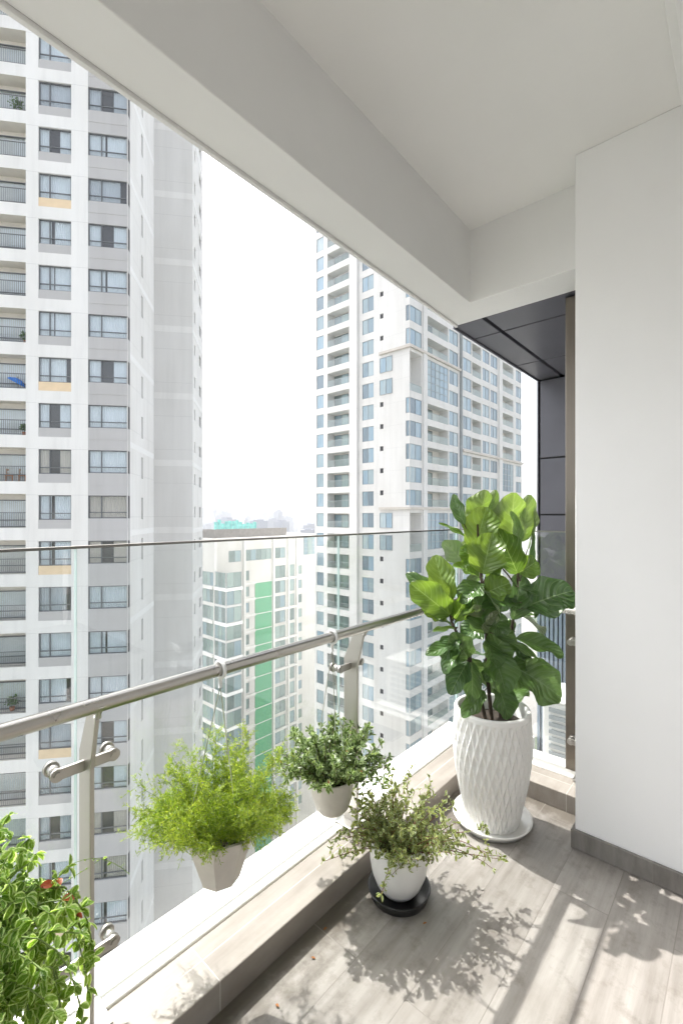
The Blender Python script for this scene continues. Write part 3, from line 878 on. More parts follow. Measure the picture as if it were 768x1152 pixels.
for (ex, ey, ed, mx_, my_) in ((146, 984, 1.25, 95, 938), (112, 968, 1.27, 80, 990)):
    a = at(40, 1010, 1.2) - t.location; e = at(ex, ey, ed) - t.location; c = at(mx_, my_, (1.2 + ed) / 2) - t.location
    pts = [a * (1 - s) ** 2 + c * 2 * s * (1 - s) + e * s * s for s in [j / 10 for j in range(11)]]
    st.tube(pts, .0009, 5)
    for k in range(3, 11):
        if rnd.random() < .75:
            lf.leaf(pts[k], rdir(.2), rdir(.8), rnd.uniform(.008, .018), rnd.uniform(.005, .01), simple, .4, .3, 4, 2)
st.build('stems', M['stem_green'], t); lf.build('foliage', M['trailing_leaf'], t); rl.build('red_leaves', M['red_leaf'], t)

# a few withered leaf scraps on the floor
d0 = None
for (px, py) in ((312, 1133), (352, 1079), (366, 1046), (430, 1003), (668, 938), (478, 1040)):
    f = CAMH * FPX / (py - PY0)
    p = at(px, py, f)
    if d0 is None:
        mb = MB(); mb.leaf((-.007, 0, .003), (1, 0, .1), (0, 0, 1), .016, .008, simple, .6, .4, 4, 2); d0 = mb.build('dry_leaf', M['dry_leaf']); o = d0
    else:
        o = put(d0, 'dry_leaf', (0, 0, 0), 0, None)
    o.location = (p.x, p.y, .0005); o.rotation_euler = (0, 0, rnd.random() * 6)
    tag(o, 'tiny withered leaf scrap lying on the grey floor tiles', 'dry leaf', 'withered leaf scraps on the balcony floor')

# ================================================================== TOWERS
GZ = -75.
ROT = {'front': 0., 'right': PI / 2, 'left': -PI / 2}
def fpt(face, org, u, d, z):
    """local tower coordinates of a point u along a face, d behind it"""
    if face == 'front': q = (u, d)
    elif face == 'right': q = (-d, u)
    else: q = (d, -u)
    return Vector((org[0] + q[0], org[1] + q[1], z))

def facade(mb, face, org, u0, u1, z0, z1, columns, m_wall=0):
    """one wall face with real openings. columns: (ua, ub, [(za, zb, depth, m_reveal, m_back)], wall material)"""
    P = lambda u, d, z: fpt(face, org, u, d, z)
    def rect(ua, ub, za, zb, d, m):
        if ub - ua > 1e-4 and zb - za > 1e-4:
            mb.quad(P(ua, d, za), P(ub, d, za), P(ub, d, zb), P(ua, d, zb), m)
    cur = u0
    for (ua, ub, ops, mw) in sorted(columns, key=lambda c: c[0]):
        rect(cur, ua, z0, z1, 0, m_wall)
        cz = z0
        for (za, zb, dep, mr, mbk) in sorted(ops):
            rect(ua, ub, cz, za, 0, mw)
            mb.quad(P(ua, 0, za), P(ua, dep, za), P(ua, dep, zb), P(ua, 0, zb), mr)
            mb.quad(P(ub, 0, za), P(ub, 0, zb), P(ub, dep, zb), P(ub, dep, za), mr)
            mb.quad(P(ua, 0, za), P(ub, 0, za), P(ub, dep, za), P(ua, dep, za), mr)
            mb.quad(P(ua, 0, zb), P(ua, dep, zb), P(ub, dep, zb), P(ub, 0, zb), mr)
            if mbk is not None: rect(ua, ub, za, zb, dep, mbk)
            cz = zb
        rect(ua, ub, cz, z1, 0, mw)
        cur = ub
    rect(cur, u1, z0, z1, 0, m_wall)

def fbox(mb, face, org, ua, ub, d0, d1, za, zb, m=0):
    a, b_ = fpt(face, org, ua, d0, za), fpt(face, org, ub, d1, zb)
    mb.box(min(a.x, b_.x), max(a.x, b_.x), min(a.y, b_.y), max(a.y, b_.y), za, zb, m)

MESH = {}
def win_meshes(kind, w, h, var=0):
    """shared meshes of a window: frame, pane, curtain; local x along, y inward, z up"""
    key = (kind, round(w, 2), round(h, 2), var)
    if key in MESH: return MESH[key]
    fr = MB(); b = .06 if kind == 'near' else .07
    fr.box(0, w, 0, .07, 0, b); fr.box(0, w, 0, .07, h - b, h); fr.box(0, b, .001, .069, b, h - b); fr.box(w - b, w, .001, .069, b, h - b)
    pn, cu = MB(), MB()
    if kind == 'near':
        mu = w * (.33 if w > 1 else .5)
        if w > 1:
            fr.box(mu - .035, mu + .035, -.004, .066, b, h - b)
        tr = h * .26
        fr.box(b, w - b, .002, .064, tr - .03, tr + .03)
        pn.quad((b, .04, b), (w - b, .04, b), (w - b, .04, h - b), (b, .04, h - b))
        # pleated curtain halves with a gap, and a box coloured dark for the unlit room behind
        gaps = [(0, 0), (.36, .44), (.3, .62), (.0, .0), (.42, .47), (.8, .98)][var]
        n = int(w / .045); ph = var
        for i in range(n):
            ua, ub = i / n, (i + 1) / n
            if gaps[0] < (ua + ub) / 2 < gaps[1]: continue
            ya = .16 + .035 * math.sin(i * 2.1 + ph); yb = .16 + .035 * math.sin((i + 1) * 2.1 + ph)
            cu.quad((ua * w, ya, 0.01), (ub * w, yb, .01), (ub * w, yb, h - .01), (ua * w, ya, h - .01), 0)
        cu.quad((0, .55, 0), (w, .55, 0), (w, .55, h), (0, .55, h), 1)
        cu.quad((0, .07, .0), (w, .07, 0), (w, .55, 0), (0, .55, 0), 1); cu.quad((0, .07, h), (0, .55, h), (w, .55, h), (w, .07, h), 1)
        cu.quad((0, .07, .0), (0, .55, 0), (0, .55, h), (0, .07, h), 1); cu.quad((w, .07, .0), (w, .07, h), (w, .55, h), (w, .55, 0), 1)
    else:
        k = max(1, round(w / 1.3))
        for i in range(1, k):
            fr.box(w * i / k - .03, w * i / k + .03, 0.002, .068, b, h - b)
        if h > 3.5:
            for j in range(1, 5): fr.box(b, w - b, .004, .066, h * j / 5 - .03, h * j / 5 + .03)
        for i in range(k):
            pn.quad((w * i / k + .02, .05, b), (w * (i + 1) / k - .02, .05, b), (w * (i + 1) / k - .02, .05, h - b), (w * i / k + .02, .05, h - b))
    MESH[key] = (fr, pn, cu); return MESH[key]

OBJ = {}
def add_window(parent, name, kind, face, org, ua, za, w, h, d, mats, var=0):
    """window part (frame) with pane and curtain as sub-parts"""
    fr, pn, cu = win_meshes(kind, w, h, var)
    key = (kind, round(w, 2), round(h, 2), var, tuple(m.name for m in mats))
    p = fpt(face, org, ua, d, za); rz = ROT[face]
    if key not in OBJ:
        f = fr.build(name, mats[0], parent); g = pn.build('pane', mats[1], f)
        c = cu.build('curtain', [mats[2], M['inside']], f) if cu.f else None
        OBJ[key] = (f, g, c)
        f.location = p; f.rotation_euler = (0, 0, rz)
        return f
    f0, g0, c0 = OBJ[key]
    f = put(f0, name, p, rz, parent)
    put(g0, 'pane', (0, 0, 0), 0, f)
    if c0: put(c0, 'curtain', (0, 0, 0), 0, f)
    return f

def bake_window(mbf, kind, face, org, ua, za, w, h, d):
    fr, pn, cu = win_meshes(kind, w, h, 0)
    Mx = Matrix.Translation(fpt(face, org, ua, d, za)) @ Matrix.Rotation(ROT[face], 4, 'Z')
    for src, mi in ((fr, 0), (pn, 1)):
        n = len(mbf.v)
        mbf.v += [tuple(Mx @ Vector(p)) for p in src.v]
        mbf.f += [tuple(n + i for i in q) for q in src.f]
        mbf.m += [mi] * len(src.f); mbf.sm += [False] * len(src.f); mbf.uv += [None] * len(src.f)

# ---------------------------------------------------------------- left tower
A9 = math.radians(9.)
ox, oy = cw(-15.45, 33.4)
# local +x runs along the main facade to the right as seen from the balcony
LT = thing('apartment_tower', (ox, oy, GZ), 'white high-rise at left with grey spandrels, orange panels and curtained windows', 'apartment tower', rz=-(PI / 2 - YAW) + A9)
def lz(z): return z - GZ
FL = 3.25
cols_front, cols_right, cols_wing = [], [], []
kr = range(-10, 13)
TOP = lz(43.)
o2, o3, ob, o4, ob2, o5 = [], [], [], [], [], []
for k in kr:
    zk = lz(FL * k)
    orange = (k % 4 == 3)
    o2.append((zk + .57, zk + 2.94, .12, 0, None))
    o3.append((zk + 1.3, zk + 2.94, .1, 1, None))
    ob.append((zk + .65, zk + 3.02, .95, 2, 2))
    o4.append((zk + .57, zk + 2.94, .12, 0, None))
    ob2.append((zk + .65, zk + 3.02, 1.5, 2, 2))
    o5.append((zk + 1.2, zk + 2.94, .12, 0, None))
XF = lambda s: -s
cols_front = [(-2.69, -.02, o3, 1), (-5.95, -3.81, o2, 0), (-10.4, -6.76, ob, 0), (-13.6, -11.461, o4, 0), (-18.4, -14.6, ob2, 0)]
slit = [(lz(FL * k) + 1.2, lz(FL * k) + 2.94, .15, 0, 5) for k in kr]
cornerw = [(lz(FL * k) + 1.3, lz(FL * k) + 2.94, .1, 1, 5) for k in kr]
body = MB()
facade(body, 'front', (0, 0), -22, 0, 0, TOP, cols_front, 0)
facade(body, 'right', (0, 0), 0, 7.6, 0, TOP, [(.05, .5, cornerw, 1), (3.6, 4.05, slit, 3)], 3)
# the recess and the grey wing behind
body.quad((0, 7.6, 0), (-.86, 7.6, 0), (-.86, 7.6, TOP), (0, 7.6, TOP), 3)
body.quad((-.86, 7.6, 0), (-.86, 11.3, 0), (-.86, 11.3, TOP), (-.86, 7.6, TOP), 3)
facade(body, 'front', (0, 11.3), -.86, 2.75, 0, TOP, [], 4)
wing_w = [(lz(FL * k) + 1.3, lz(FL * k) + 2.4, .2, 3, 5) for k in kr]
facade(body, 'right', (2.75, 11.3), 0, 6.9, 0, TOP, [(1.0, 1.7, wing_w, 3), (4.2, 5.6, wing_w, 3)], 3)
body.quad((-22, 0, 0), (-22, 0, TOP), (-22, 18.2, TOP), (-22, 18.2, 0), 0)
body.quad((-22, 18.2, 0), (-22, 18.2, TOP), (2.75, 18.2, TOP), (2.75, 18.2, 0), 4)
body.quad((-22, 0, TOP), (0, 0, TOP), (0, 18.2, TOP), (-22, 18.2, TOP), 0)
body.quad((0, 11.3, TOP), (2.75, 11.3, TOP), (2.75, 18.2, TOP), (0, 18.2, TOP), 0)
for k in kr:
    zk = lz(FL * k)
    fbox(body, 'front', (0, 0), -2.66, -.03, -.02, .05, zk + .45, zk + 1.27, 1)      # sill step under the corner window
    if k % 2 == 0:
        fbox(body, 'right', (0, 0), .52, 7.6, -.012, .02, zk + .0, zk + .45, 6)
        fbox(body, 'front', (0, 11.3), -.8, 2.75, -.012, .02, zk - .2, zk + .4, 7)
        fbox(body, 'right', (2.75, 11.3), -.04, 6.9, -.03, .02, zk - .2, zk + .25, 6)
body.build('wall', [M['tower_white'], M['tower_grey'], M['tower_beige'], M['tower_side'], M['tower_pale'], M['inside'], M['tower_white2'], M['tower_side']], LT)
sp0 = {}
for k in kr:
    zk = lz(FL * k)
    for (u, orange) in ((-5.95, k % 4 == 3), (-13.6, False)):
        if orange not in sp0:
            mb = MB(); mb.box(0, 2.139, 0, .13, 0, .63)
            o = sp0[orange] = mb.build('spandrel_panel', M['tower_orange' if orange else 'tower_grey'], LT); o.location = (u, .02, zk + .57)
        else:
            o = put(sp0[orange], 'spandrel_panel', (u, .02, zk + .57), 0, LT)
        if orange: tag(o, 'pale orange spandrel panel')
cmats = ['curtain'] * 8 + ['curtain_grey'] * 2 + ['curtain_tan']
nearm = lambda: [M['frame'], M['pane'], M[rnd.choice(cmats)]]
rail0 = None
for k in range(-9, 13):
    zk = lz(FL * k)
    add_window(LT, 'window', 'near', 'front', (0, 0), -5.95, zk + 1.2, 2.14, 1.74, .1, nearm(), rnd.randrange(6))
    add_window(LT, 'window', 'near', 'front', (0, 0), -2.68, zk + 1.3, 2.65, 1.64, .06, nearm(), rnd.choice([0, 0, 1, 3, 4, 5, 2]))
    add_window(LT, 'balcony_door', 'near', 'front', (0, 0), -10.38, zk + .67, 3.6, 1.95, .8, nearm(), rnd.randrange(6))
    if rail0 is None:
        mb = MB(); W_ = 3.62
        mb.box(0, W_, 0, .04, 1.02, 1.07); mb.box(0, W_, 0.005, .035, .05, .09)
        for i in range(31): mb.box(W_ * i / 30 - .008 + (.01 if i == 0 else 0), W_ * i / 30 + .008, .01, .03, .09, 1.02)
        rail0 = mb.build('balcony_railing', M['rail_dark'], LT); rail0.location = (-10.39, .06, zk + .66)
    else:
        put(rail0, 'balcony_railing', (-10.39, .06, zk + .66), 0, LT)
LTM = Matrix.Translation((ox, oy, GZ)) @ Matrix.Rotation(LT.rotation_euler.z, 4, 'Z')

def on_balcony(x, y, k, dz=.66):
    return LTM @ Vector((x, y, lz(FL * k) + dz))
# things standing on the neighbours' balconies
mb = MB()
mb.tube([(0, 0, 0), (0, 0, 1.0)], .02, 8)
can = thing('parasol', on_balcony(-7.6, .7, 3), 'half-open blue parasol leaning on a balcony of the left tower', 'parasol', rz=LT.rotation_euler.z)
mb.build('pole', M['rail_dark'], can)
mb = MB(); mb.lathe([(.001, .35), (.25, .3), (.5, .16), (.62, .0)], 10, smooth=False); c_ = mb.build('canopy', M['blue'], can); c_.location = (-.1, 0, .55); c_.rotation_euler = (0, .5, 0)
def balcony_plant(k, x, s, label):
    p = thing('balcony_plant', on_balcony(x, .55, k), label, 'plant', 'pot plants on the left tower balconies')
    mb = MB(); mb.lathe([(.001, 0), (.12, 0), (.17, .28), (.15, .28), (.14, .24)], 16); mb.build('pot', M['terracotta'], p)
    mb = MB()
    for i in range(160):
        c_ = rdir(.2) * rnd.random() ** .5 * .36 * s
        mb.leaf(Vector((0, 0, .35 + .3 * s)) + c_, rdir(.3), rdir(.8), .17, .09, simple, .4, .2, 2, 2)
    mb.build('foliage', M['plant_far'], p)
balcony_plant(9, -7.6, 1.3, 'big leafy pot plant on the topmost planted balcony of the left tower')
balcony_plant(4, -7.0, .9, 'small pot plant at the end of the left tower balcony just above the blue parasol')
balcony_plant(2, -7.1, .7, 'low pot plant on the left tower balcony just below the blue parasol')
balcony_plant(-4, -7.9, 1.1, 'bushy pot plant on a lower left tower balcony behind the railing glass')
def chair(k, x, label):
    p = thing('balcony_chair', on_balcony(x, .8, k), label, 'chair', 'wooden chairs on a left tower balcony', LT.rotation_euler.z + .3)
    for sx in (-.2, .2):
        for sy in (-.2, .2):
            mb = MB(); mb.box(sx - .025, sx + .025, sy - .025, sy + .025, 0, .42 if sy < 0 else .95); mb.build('leg', M['wood'], p)
    mb = MB(); mb.box(-.25, .25, -.25, .25, .421, .46); mb.build('seat', M['wood'], p)
    mb = MB(); mb.box(-.17, .17, .18, .21, .6, .66); mb.box(-.17, .17, .18, .21, .8, .92); mb.build('backrest', M['wood'], p)
chair(1, -7.35, 'orange wooden chair nearer the pier on a left tower balcony')
chair(1, -8.2, 'orange wooden chair further left on the same balcony of the left tower')

# ---------------------------------------------------------------- right tower (faces square to the balcony)
RX, RY = 53.8, 35.2
RT = thing('residential_tower', (RX, RY, GZ), 'tall white tower right of centre with blue corner windows and tan cornices', 'apartment tower')
FR, ZB = 3.2, 2.5
kr = range(-14, 16)
RTOP = lz(ZB + FR * 16)
dbl = lambda k: k in (5, 6, -1, -2)
wins = []            # (face, u, z, w, h, depth)
oL = {n: [] for n in ('a', 'bal', 'b', 'c3', 'small', 'bay')}
oR = {n: [] for n in ('bay', 'bal1', 'w1', 'w2', 'bal2', 'w3', 'w4', 'bal3', 'w5')}
rails, doors = [], []
for k in kr:
    z = lz(ZB + FR * k); a, b_ = z + .42, z + 2.6
    def wn(face, store, key, u0, u1, za=a, zb=b_, dep=.12):
        store[key].append((za, zb, dep, 0, None)); wins.append((face, u0, za, u1 - u0, zb - za, dep - .08))
    def bal(face, store, key, u0, u1):
        store[key].append((z + .3, z + 2.55, 1.6, 0, 1)); rails.append((face, u0, z + .3, u1 - u0)); doors.append((face, u0, z + .3, u1 - u0))
    wn('left', oL, 'a', -18, -16.4); bal('left', oL, 'bal', -15.6, -10.7); wn('left', oL, 'b', -8.4, -6.25)
    if dbl(k):
        wn('left', oL, 'c3', -5.1, -2.9)
    else:
        oL['small'].append((z + 1.95, z + 2.65, .15, 0, 2))
        wn('left', oL, 'bay', -.65, -.04, a, b_, .1); wn('front', oR, 'bay', .04, 3.06, a, b_, .1)
        bal('front', oR, 'bal1', 4.5, 10.8)
    if k in (5, -2):
        oR['bay'].append((z + .35, z + FR + 2.6, 1.8, 0, 0)); rails.append(('front', .04, z + .35, 3.02))
        wn('front', oR, 'bal1', 4.5, 10.8, z + .42, z + FR + 2.6, .1)
    wn('front', oR, 'w1', 11.1, 14.0); wn('front', oR, 'w2', 15.7, 18.7); bal('front', oR, 'bal2', 19.0, 22.5)
    wn('front', oR, 'w3', 23.05, 25.8); wn('front', oR, 'w4', 26.35, 29.3)
    if k not in (1, 2): bal('front', oR, 'bal3', 31.3, 37.)
    elif k == 1: wn('front', oR, 'bal3', 31.3, 37., z + .42, z + FR + 2.6, .1)
    wn('front', oR, 'w5', 38.35, 41.1)
body = MB()
# c3 and small share one column
facade(body, 'left', (0, 0), -18.4, 0, 0, RTOP, [(-18, -16.4, oL['a'], 0), (-15.6, -10.7, oL['bal'], 0), (-8.4, -6.25, oL['b'], 0),
        (-5.1, -4.5, oL['small'] , 0), (-.65, -.04, oL['bay'], 0)], 0)
facade(body, 'front', (0, 0), 0, 41.4, 0, RTOP, [(.04, 3.06, oR['bay'], 0), (4.5, 10.8, oR['bal1'], 0), (11.1, 14.0, oR['w1'], 0), (15.7, 18.7, oR['w2'], 0),
        (19., 22.5, oR['bal2'], 0), (23.05, 25.8, oR['w3'], 0), (26.35, 29.3, oR['w4'], 0), (31.3, 37., oR['bal3'], 0), (38.35, 41.1, oR['w5'], 0)], 0)
body.quad((41.4, 0, 0), (41.4, 0, RTOP), (41.4, 18.4, RTOP), (41.4, 18.4, 0), 0); body.quad((0, 18.4, 0), (41.4, 18.4, 0), (41.4, 18.4, RTOP), (0, 18.4, RTOP), 0)
body.quad((0, 0, RTOP), (0, 18.4, RTOP), (41.4, 18.4, RTOP), (41.4, 0, RTOP), 0)
body.build('wall', [M['tower_cream'], M['tower_beige'], M['inside']], RT)
mb = MB()
for k in (0, 7):
    z = lz(ZB + FR * k)
    mb.box(-.35, -.003, -.35, 5.1, z - .15, z + .2); mb.box(-.003, 14.5, -.35, -.003, z - .15, z + .2)
for k in (-4, 3, 10):
    z = lz(ZB + FR * k)
    mb.box(15.2, 41.7, -.35, -.003, z - .15, z + .2)
mb.build('cornices', M['tower_tan'], RT)
mb = MB(); mb.box(-.45, -.003, 9.1, 10.6, 0, RTOP); mb.box(29.7, 31.1, -.3, -.003, 0, RTOP); mb.box(3.3, 4.3, -.25, -.003, 0, RTOP); mb.build('piers', M['tower_pale'], RT)
mb = MB(); mb.tube([(14.75, -.2, 0), (14.75, -.2, RTOP)], .22, 10); mb.build('downpipe', M['frame_pale'], RT)
# c3 windows sit proud of the blank wall in a thin surround
def vis(face, u, z, w, h, base):
    c = fpt(face, (0, 0), u + w / 2, 0, z + h / 2) + base
    q = to_px(c)
    if q is None: return 0
    x, y, f = q
    if not (-10 < x < 778): return 0
    if x < 512 and y < 5 + .695 * x - 4: return 0
    if x >= 512 and (y < 367 + .586 * (x - 512) or x > 605): return 0
    if y > 1090 - .55 * x: return 0
    n = {'front': Vector((0, 1, 0)), 'left': Vector((1, 0, 0)), 'right': Vector((-1, 0, 0))}[face]
    return w * h / f ** 2 * abs(n.dot((c - Vector((0, 0, CAMH))).normalized()))
base = Vector((RX, RY, GZ))
wins = [(vis(f, u, z, w, h, base), f, u, z, w, h, d if not (f == 'left' and abs(u + 5.1) < .01) else -.09) for (f, u, z, w, h, d) in wins]
wins.sort(key=lambda q: -q[0])
rest = MB()
for i, (v, f, u, z, w, h, d) in enumerate(wins):
    if i < 98 and v > 0: add_window(RT, 'window', 'far', f, (0, 0), u, z, w, h, d, [M['frame_pale'], M['pane_far'], M['curtain']])
    else: bake_window(rest, 'far', f, (0, 0), u, z, w, h, d)
tag(rest.build('window', [M['frame_pale'], M['pane_far']], RT), kind='stuff')
def add_rails(parent, lst, base, name='balcony_railing'):
    lst = sorted(lst, key=lambda q: -vis(q[0], q[1], q[2], q[3], 1, base))
    rest = MB(); cache = {}
    for i, (f, u, z, w) in enumerate(lst):
        mb = MB()
        mb.quad((.02, .03, .02), (w - .02, .03, .02), (w - .02, .03, 1.0), (.02, .03, 1.0), 0)
        mb.box(0, w, .01, .05, 1.0, 1.05, 1)
        if i < 95 and vis(f, u, z, w, 1, base) > 0:
            if w not in cache:
                o = mb.build(name, [M['rail_glass'], M['frame_pale']], parent); cache[w] = o
                o.location = fpt(f, (0, 0), u, 0, z); o.rotation_euler = (0, 0, ROT[f])
            else: put(cache[w], name, fpt(f, (0, 0), u, 0, z), ROT[f], parent)
        else:
            Mx = Matrix.Translation(fpt(f, (0, 0), u, 0, z)) @ Matrix.Rotation(ROT[f], 4, 'Z'); n = len(rest.v)
            rest.v += [tuple(Mx @ Vector(p)) for p in mb.v]; rest.f += [tuple(n + j for j in q) for q in mb.f]
            rest.m += mb.m; rest.sm += mb.sm; rest.uv += mb.uv
    if rest.f: tag(rest.build(name, [M['rail_glass'], M['frame_pale']], parent), kind='stuff')
add_rails(RT, rails, base)
doors.sort(key=lambda q: -vis(q[0], q[1], q[2], q[3], 2, base))
rest = MB()
for i, (f, u, z, w) in enumerate(doors):
    v = vis(f, u, z, w, 2, base)
    if i < 95 and v > 0: add_window(RT, 'balcony_door', 'far', f, (0, 0), u + .15, z + .02, w * .62, 2.05, 1.5, [M['frame'], M['pane_teal'], M['curtain']])
    else: bake_window(rest, 'far', f, (0, 0), u + .15, z + .02, w * .62, 2.05, 1.5)
tag(rest.build('balcony_door', [M['frame'], M['pane_teal']], RT), kind='stuff')

# ---------------------------------------------------------------- lower block between the towers
BX, BY = 48.0, 73.9
CB = thing('apartment_block', (BX, BY, GZ), 'lower white block between the towers with a green stair strip and grey roof screen', 'apartment block')
WT = lz(-2.8)
FC = 3.15
zf = [lz(-18.2 - FC * i) for i in range(-2, 15)]
oc = {n: [] for n in ('lw', 's1', 'gr', 'w1', 'w2', 'w3')}
cw_ = []
for i, z in enumerate(zf):
    def wn2(key, face, u0, u1, za, zb, name='window'):
        oc[key].append((za, zb, .12, 0, None)); cw_.append((name, face, u0, za, u1 - u0, zb - za))
    wn2('lw', 'left', -5.2, -.3, z + .35, z + 2.9)
    wn2('s1', 'front', 7.0, 7.9, z + .6, z + 2.6, 'narrow_window')
    wn2('w1', 'front', 14.4, 17.3, z + .35, z + 2.9)
    wn2('w2', 'front', 18.35, 19.9, z + .35, z + 2.9)
    wn2('w3', 'front', 20.95, 22.1, z + .6, z + 2.5, 'narrow_window')
up = []
body = MB()
facade(body, 'left', (0, 0), -24, 0, 0, WT, [(-5.2, -.3, oc['lw'], 0)], 0)
facade(body, 'front', (0, 0), 0, 30, 0, WT, [(7., 7.9, oc['s1'], 0), (14.4, 17.3, oc['w1'], 0), (18.35, 19.9, oc['w2'], 0), (20.95, 22.1, oc['w3'], 0)], 0)
body.quad((0, 0, WT), (0, 24, WT), (30, 24, WT), (30, 0, WT), 1); body.quad((30, 0, 0), (30, 0, WT), (30, 24, WT), (30, 24, 0), 0); body.quad((0, 24, 0), (30, 24, 0), (30, 24, WT), (0, 24, WT), 0)
# vertical fins
for u in (6.4, 13.75, 17.8, 20.3):
    body.box(u, u + .45, -.35, -.003, 0, WT - .5, 2)
body.box(-.0, .4, -.35, -.003, lz(-11.3), WT - .3, 2)
body.build('wall', [M['block_cream'], M['tower_pale'], M['tower_cream']], CB)
for (n_, f, u, z, w, h) in cw_:
    add_window(CB, n_, 'far', f, (0, 0), u, z, w, h, .05, [M['frame_pale'], M['pane_teal'], M['curtain']])
for (u0, u1) in ((3.1, 5.9), (7.0, 13.4), (14.4, 17.2)):
    add_window(CB, 'clerestory_window', 'far', 'front', (0, 0), u0, lz(-7.4), u1 - u0, 2.2, -.06, [M['frame_pale'], M['pane_teal'], M['curtain']])
# projecting glazed corner bay
mb = MB()
mb.box(.05, 3.4, -3.6, -.003, 0, lz(-11.2), 0)
for z in zf[::2]:
    mb.box(-.1, 3.6, -3.8, -.05, z - .25, z + .3, 1)
mb.build('bay', [M['tower_pale'], M['tower_white2']], CB)
for i, z in enumerate(zf):
    add_window(CB, 'bay_window', 'far', 'left', (0, 0), .15, z + .35, 3.35, 2.75, -.03, [M['frame_pale'], M['pane_teal'], M['curtain']])
    add_window(CB, 'bay_window', 'far', 'front', (0, -3.6), .15, z + .35, 3.2, 2.75, -.075, [M['frame_pale'], M['pane_teal'], M['curtain']])
mb = MB(); mb.quad((9.3, -.12, 0), (13.5, -.12, 0), (13.5, -.12, lz(-12.)), (9.3, -.12, lz(-12.)))
mb.box(9.3, 13.5, -.1, -.01, 0, lz(-12.)); mb.build('stair_strip', M['tower_green'], CB)
mb = MB()
for i in range(-2, 15):
    z = lz(-18.2 - FC * i); mb.box(6.9, 9.25, -.3, -.005, z - .2, z + .25, 0); mb.box(9.26, 13.6, -.16, -.125, z - .05, z + .1, 0)
for z in zf[::2]:
    mb.box(13.7, 20.7, -.3, -.05, z - .15, z + .3, 0); mb.box(-.3, -.05, .3, 8, z - .25, z + .3, 0)
mb.build('floor_bands', M['tower_cream'], CB)
mb = MB()
mb.box(-.1, 17.6, -.1, .0, WT + .05, WT + 1.75); mb.box(-.1, .0, .003, 12, WT + .05, WT + 1.75)
for i in range(88):
    mb.box(-.05 + i * .2, .04 + i * .2, -.16, -.102, WT + .05, WT + 1.75)
for i in range(60):
    mb.box(-.16, -.102, i * .2, i * .2 + .1, WT + .05, WT + 1.75)
mb.build('roof_screen', M['screen'], CB)
# roof terrace window with planting on the lower right end
add_window(CB, 'terrace_window', 'far', 'front', (0, 0), 22.6, lz(-7.2), 5, 4.2, -.06, [M['frame_pale'], M['pane_teal'], M['curtain']])
# teal sheeted enclosure on its roof
px_, py_ = cw(-23, 100)
t = thing('roof_enclosure', (px_, py_, lz(-2.8) + GZ), 'teal sheeted enclosure standing on the flat roof of the lower block', 'enclosure', rz=-(PI / 2 - YAW))
mb = MB()
for i in range(12):
    h = 2.7 + rnd.uniform(-.3, .75)
    mb.box(-4.6 + i * .77, -4.6 + i * .77 + .7, 0, .05, .2, h); mb.box(-4.6 + i * .77, -4.6 + i * .77 + .7, .05, 3.0, h - .5, h - .45)
mb.build('sheeting', M['teal'], t)
mb = MB()
for i in range(13):
    for y in (.08, 2.92): mb.box(-4.64 + i * .77, -4.58 + i * .77, y, y + .06, 0, 3.1)
mb.box(-4.6, 4.7, .07, .09, 2.0, 2.06); mb.build('posts', M['frame_pale'], t)

# ---------------------------------------------------------------- ground and distant city
mb = MB(); R_ = 6000
mb.quad((-R_, -R_, GZ), (R_, -R_, GZ), (R_, R_, GZ), (-R_, R_, GZ)); tag(mb.build('ground', M['ground']), kind='structure')
far0 = []
for j in range(3):
    mb = MB(); mb.box(-.5, .5, -.5, .5, 0, 1); mb.box(-.3, .3, -.3, .2, 1, 1.04 + .02 * j)
    for q in range(1, 14): mb.box(-.51, .51, -.51, .51, q / 14, q / 14 + .02)
    far0.append(mb)
fo = {}
for i in range(100):
    if i < 84: px = rnd.uniform(222, 362)
    else: px = rnd.uniform(-60, 800)
    f = rnd.uniform(900, 2700)
    ty_ = rnd.choice([588, 585, 582, 579, 576, 573]) + rnd.uniform(-2, 2) if f > 1300 else rnd.uniform(584, 600)
    h = CAMH - (ty_ - PY0) / FPX * f - GZ
    p = at(px, PY0, f)
    w = rnd.uniform(12, 34)
    j = i % 3
    if j not in fo:
        o = far0[j].build('distant_building', M['far']); fo[j] = o
    else:
        o = put(fo[j], 'distant_building', (0, 0, 0), 0, None)
    o.location = (p.x, p.y, GZ); o.rotation_euler = (0, 0, rnd.choice([0, .3, .8, -.5])); o.scale = (w, w * rnd.uniform(.6, 1.2), h)
    tag(o, 'pale far-off city building fading into haze on the horizon', 'building', 'hazy buildings on the horizon')

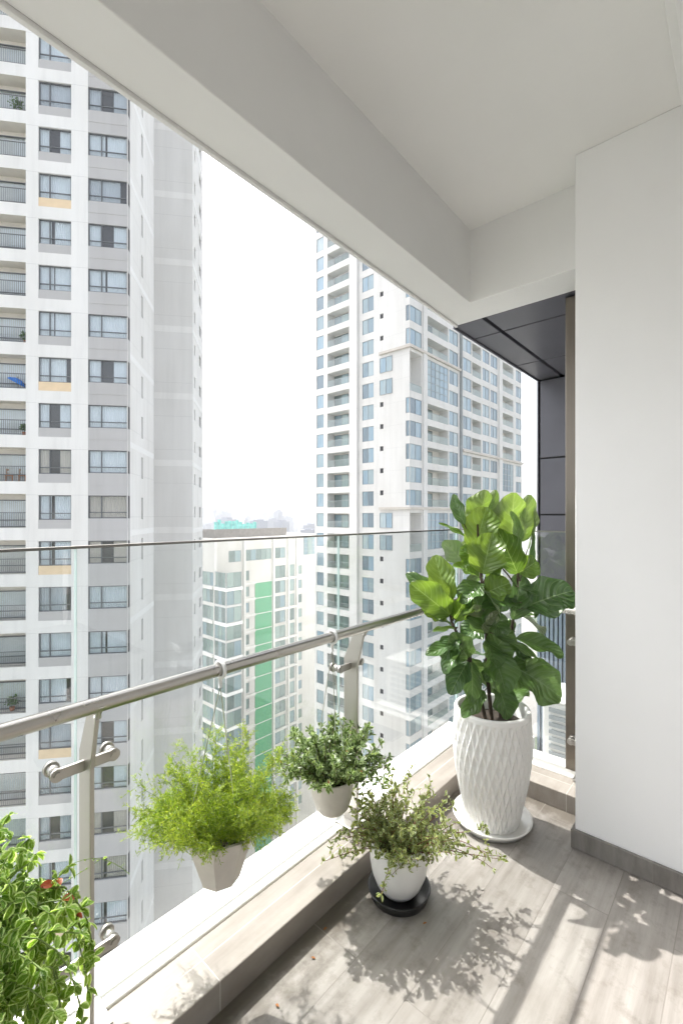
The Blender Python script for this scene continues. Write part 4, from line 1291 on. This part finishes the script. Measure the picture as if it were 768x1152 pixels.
# ================================================================== light, air, camera
sd = Vector((.05, .74, 1.0)).normalized()
sun = bpy.data.lights.new('sun', 'SUN'); sun.energy = 2.6; sun.angle = math.radians(.55); sun.color = (1, .965, .92)
so = bpy.data.objects.new('sun', sun); COL.objects.link(so); so.rotation_euler = (-sd).to_track_quat('-Z', 'Y').to_euler(); so.location = (0, 0, 60)
w = bpy.data.worlds.new('World'); scene.world = w; w.use_nodes = True
nt = w.node_tree; bg = nt.nodes['Background']
sky = nt.nodes.new('ShaderNodeTexSky'); sky.sky_type = 'NISHITA'; sky.sun_disc = False
sky.sun_elevation = math.asin(sd.z); sky.sun_rotation = math.atan2(sd.x, sd.y); sky.altitude = 80
sky.air_density = 1.0; sky.dust_density = 5.0; sky.ozone_density = 1.0
hs = nt.nodes.new('ShaderNodeHueSaturation'); hs.inputs['Saturation'].default_value = .3
nt.links.new(sky.outputs[0], hs.inputs['Color']); nt.links.new(hs.outputs[0], bg.inputs[0])
bg.inputs[1].default_value = .15

HAZE = True
if HAZE:
    mb = MB(); mb.box(-4000, 4000, -4000, 4000, GZ - 1, 56)
    m = bpy.data.materials.new('city_haze'); m.use_nodes = True; n_ = m.node_tree; n_.nodes.clear()
    out = n_.nodes.new('ShaderNodeOutputMaterial'); pv = n_.nodes.new('ShaderNodeVolumePrincipled')
    pv.inputs['Color'].default_value = (.93, .95, .97, 1); pv.inputs['Density'].default_value = .00026; pv.inputs['Anisotropy'].default_value = .3
    n_.links.new(pv.outputs[0], out.inputs['Volume'])
    tag(mb.build('haze', m), kind='stuff')

cam = bpy.data.cameras.new('camera'); cam.sensor_fit = 'HORIZONTAL'; cam.sensor_width = 36; cam.lens = FPX / 768 * 36
cam.shift_y = (PY0 - 576) / 768; cam.clip_start = .02; cam.clip_end = 12000
co = bpy.data.objects.new('camera', cam); COL.objects.link(co)
co.location = (0, 0, CAMH); co.rotation_euler = (PI / 2, 0, -(PI / 2 - YAW)); scene.camera = co
scene.view_settings.view_transform = 'Standard'; scene.view_settings.look = 'None'
scene.view_settings.exposure = 1.65; scene.view_settings.gamma = 1
scene.cycles.max_bounces = 10; scene.cycles.transparent_max_bounces = 24; scene.cycles.diffuse_bounces = 5; scene.cycles.volume_bounces = 1
scene.cycles.use_denoising = True
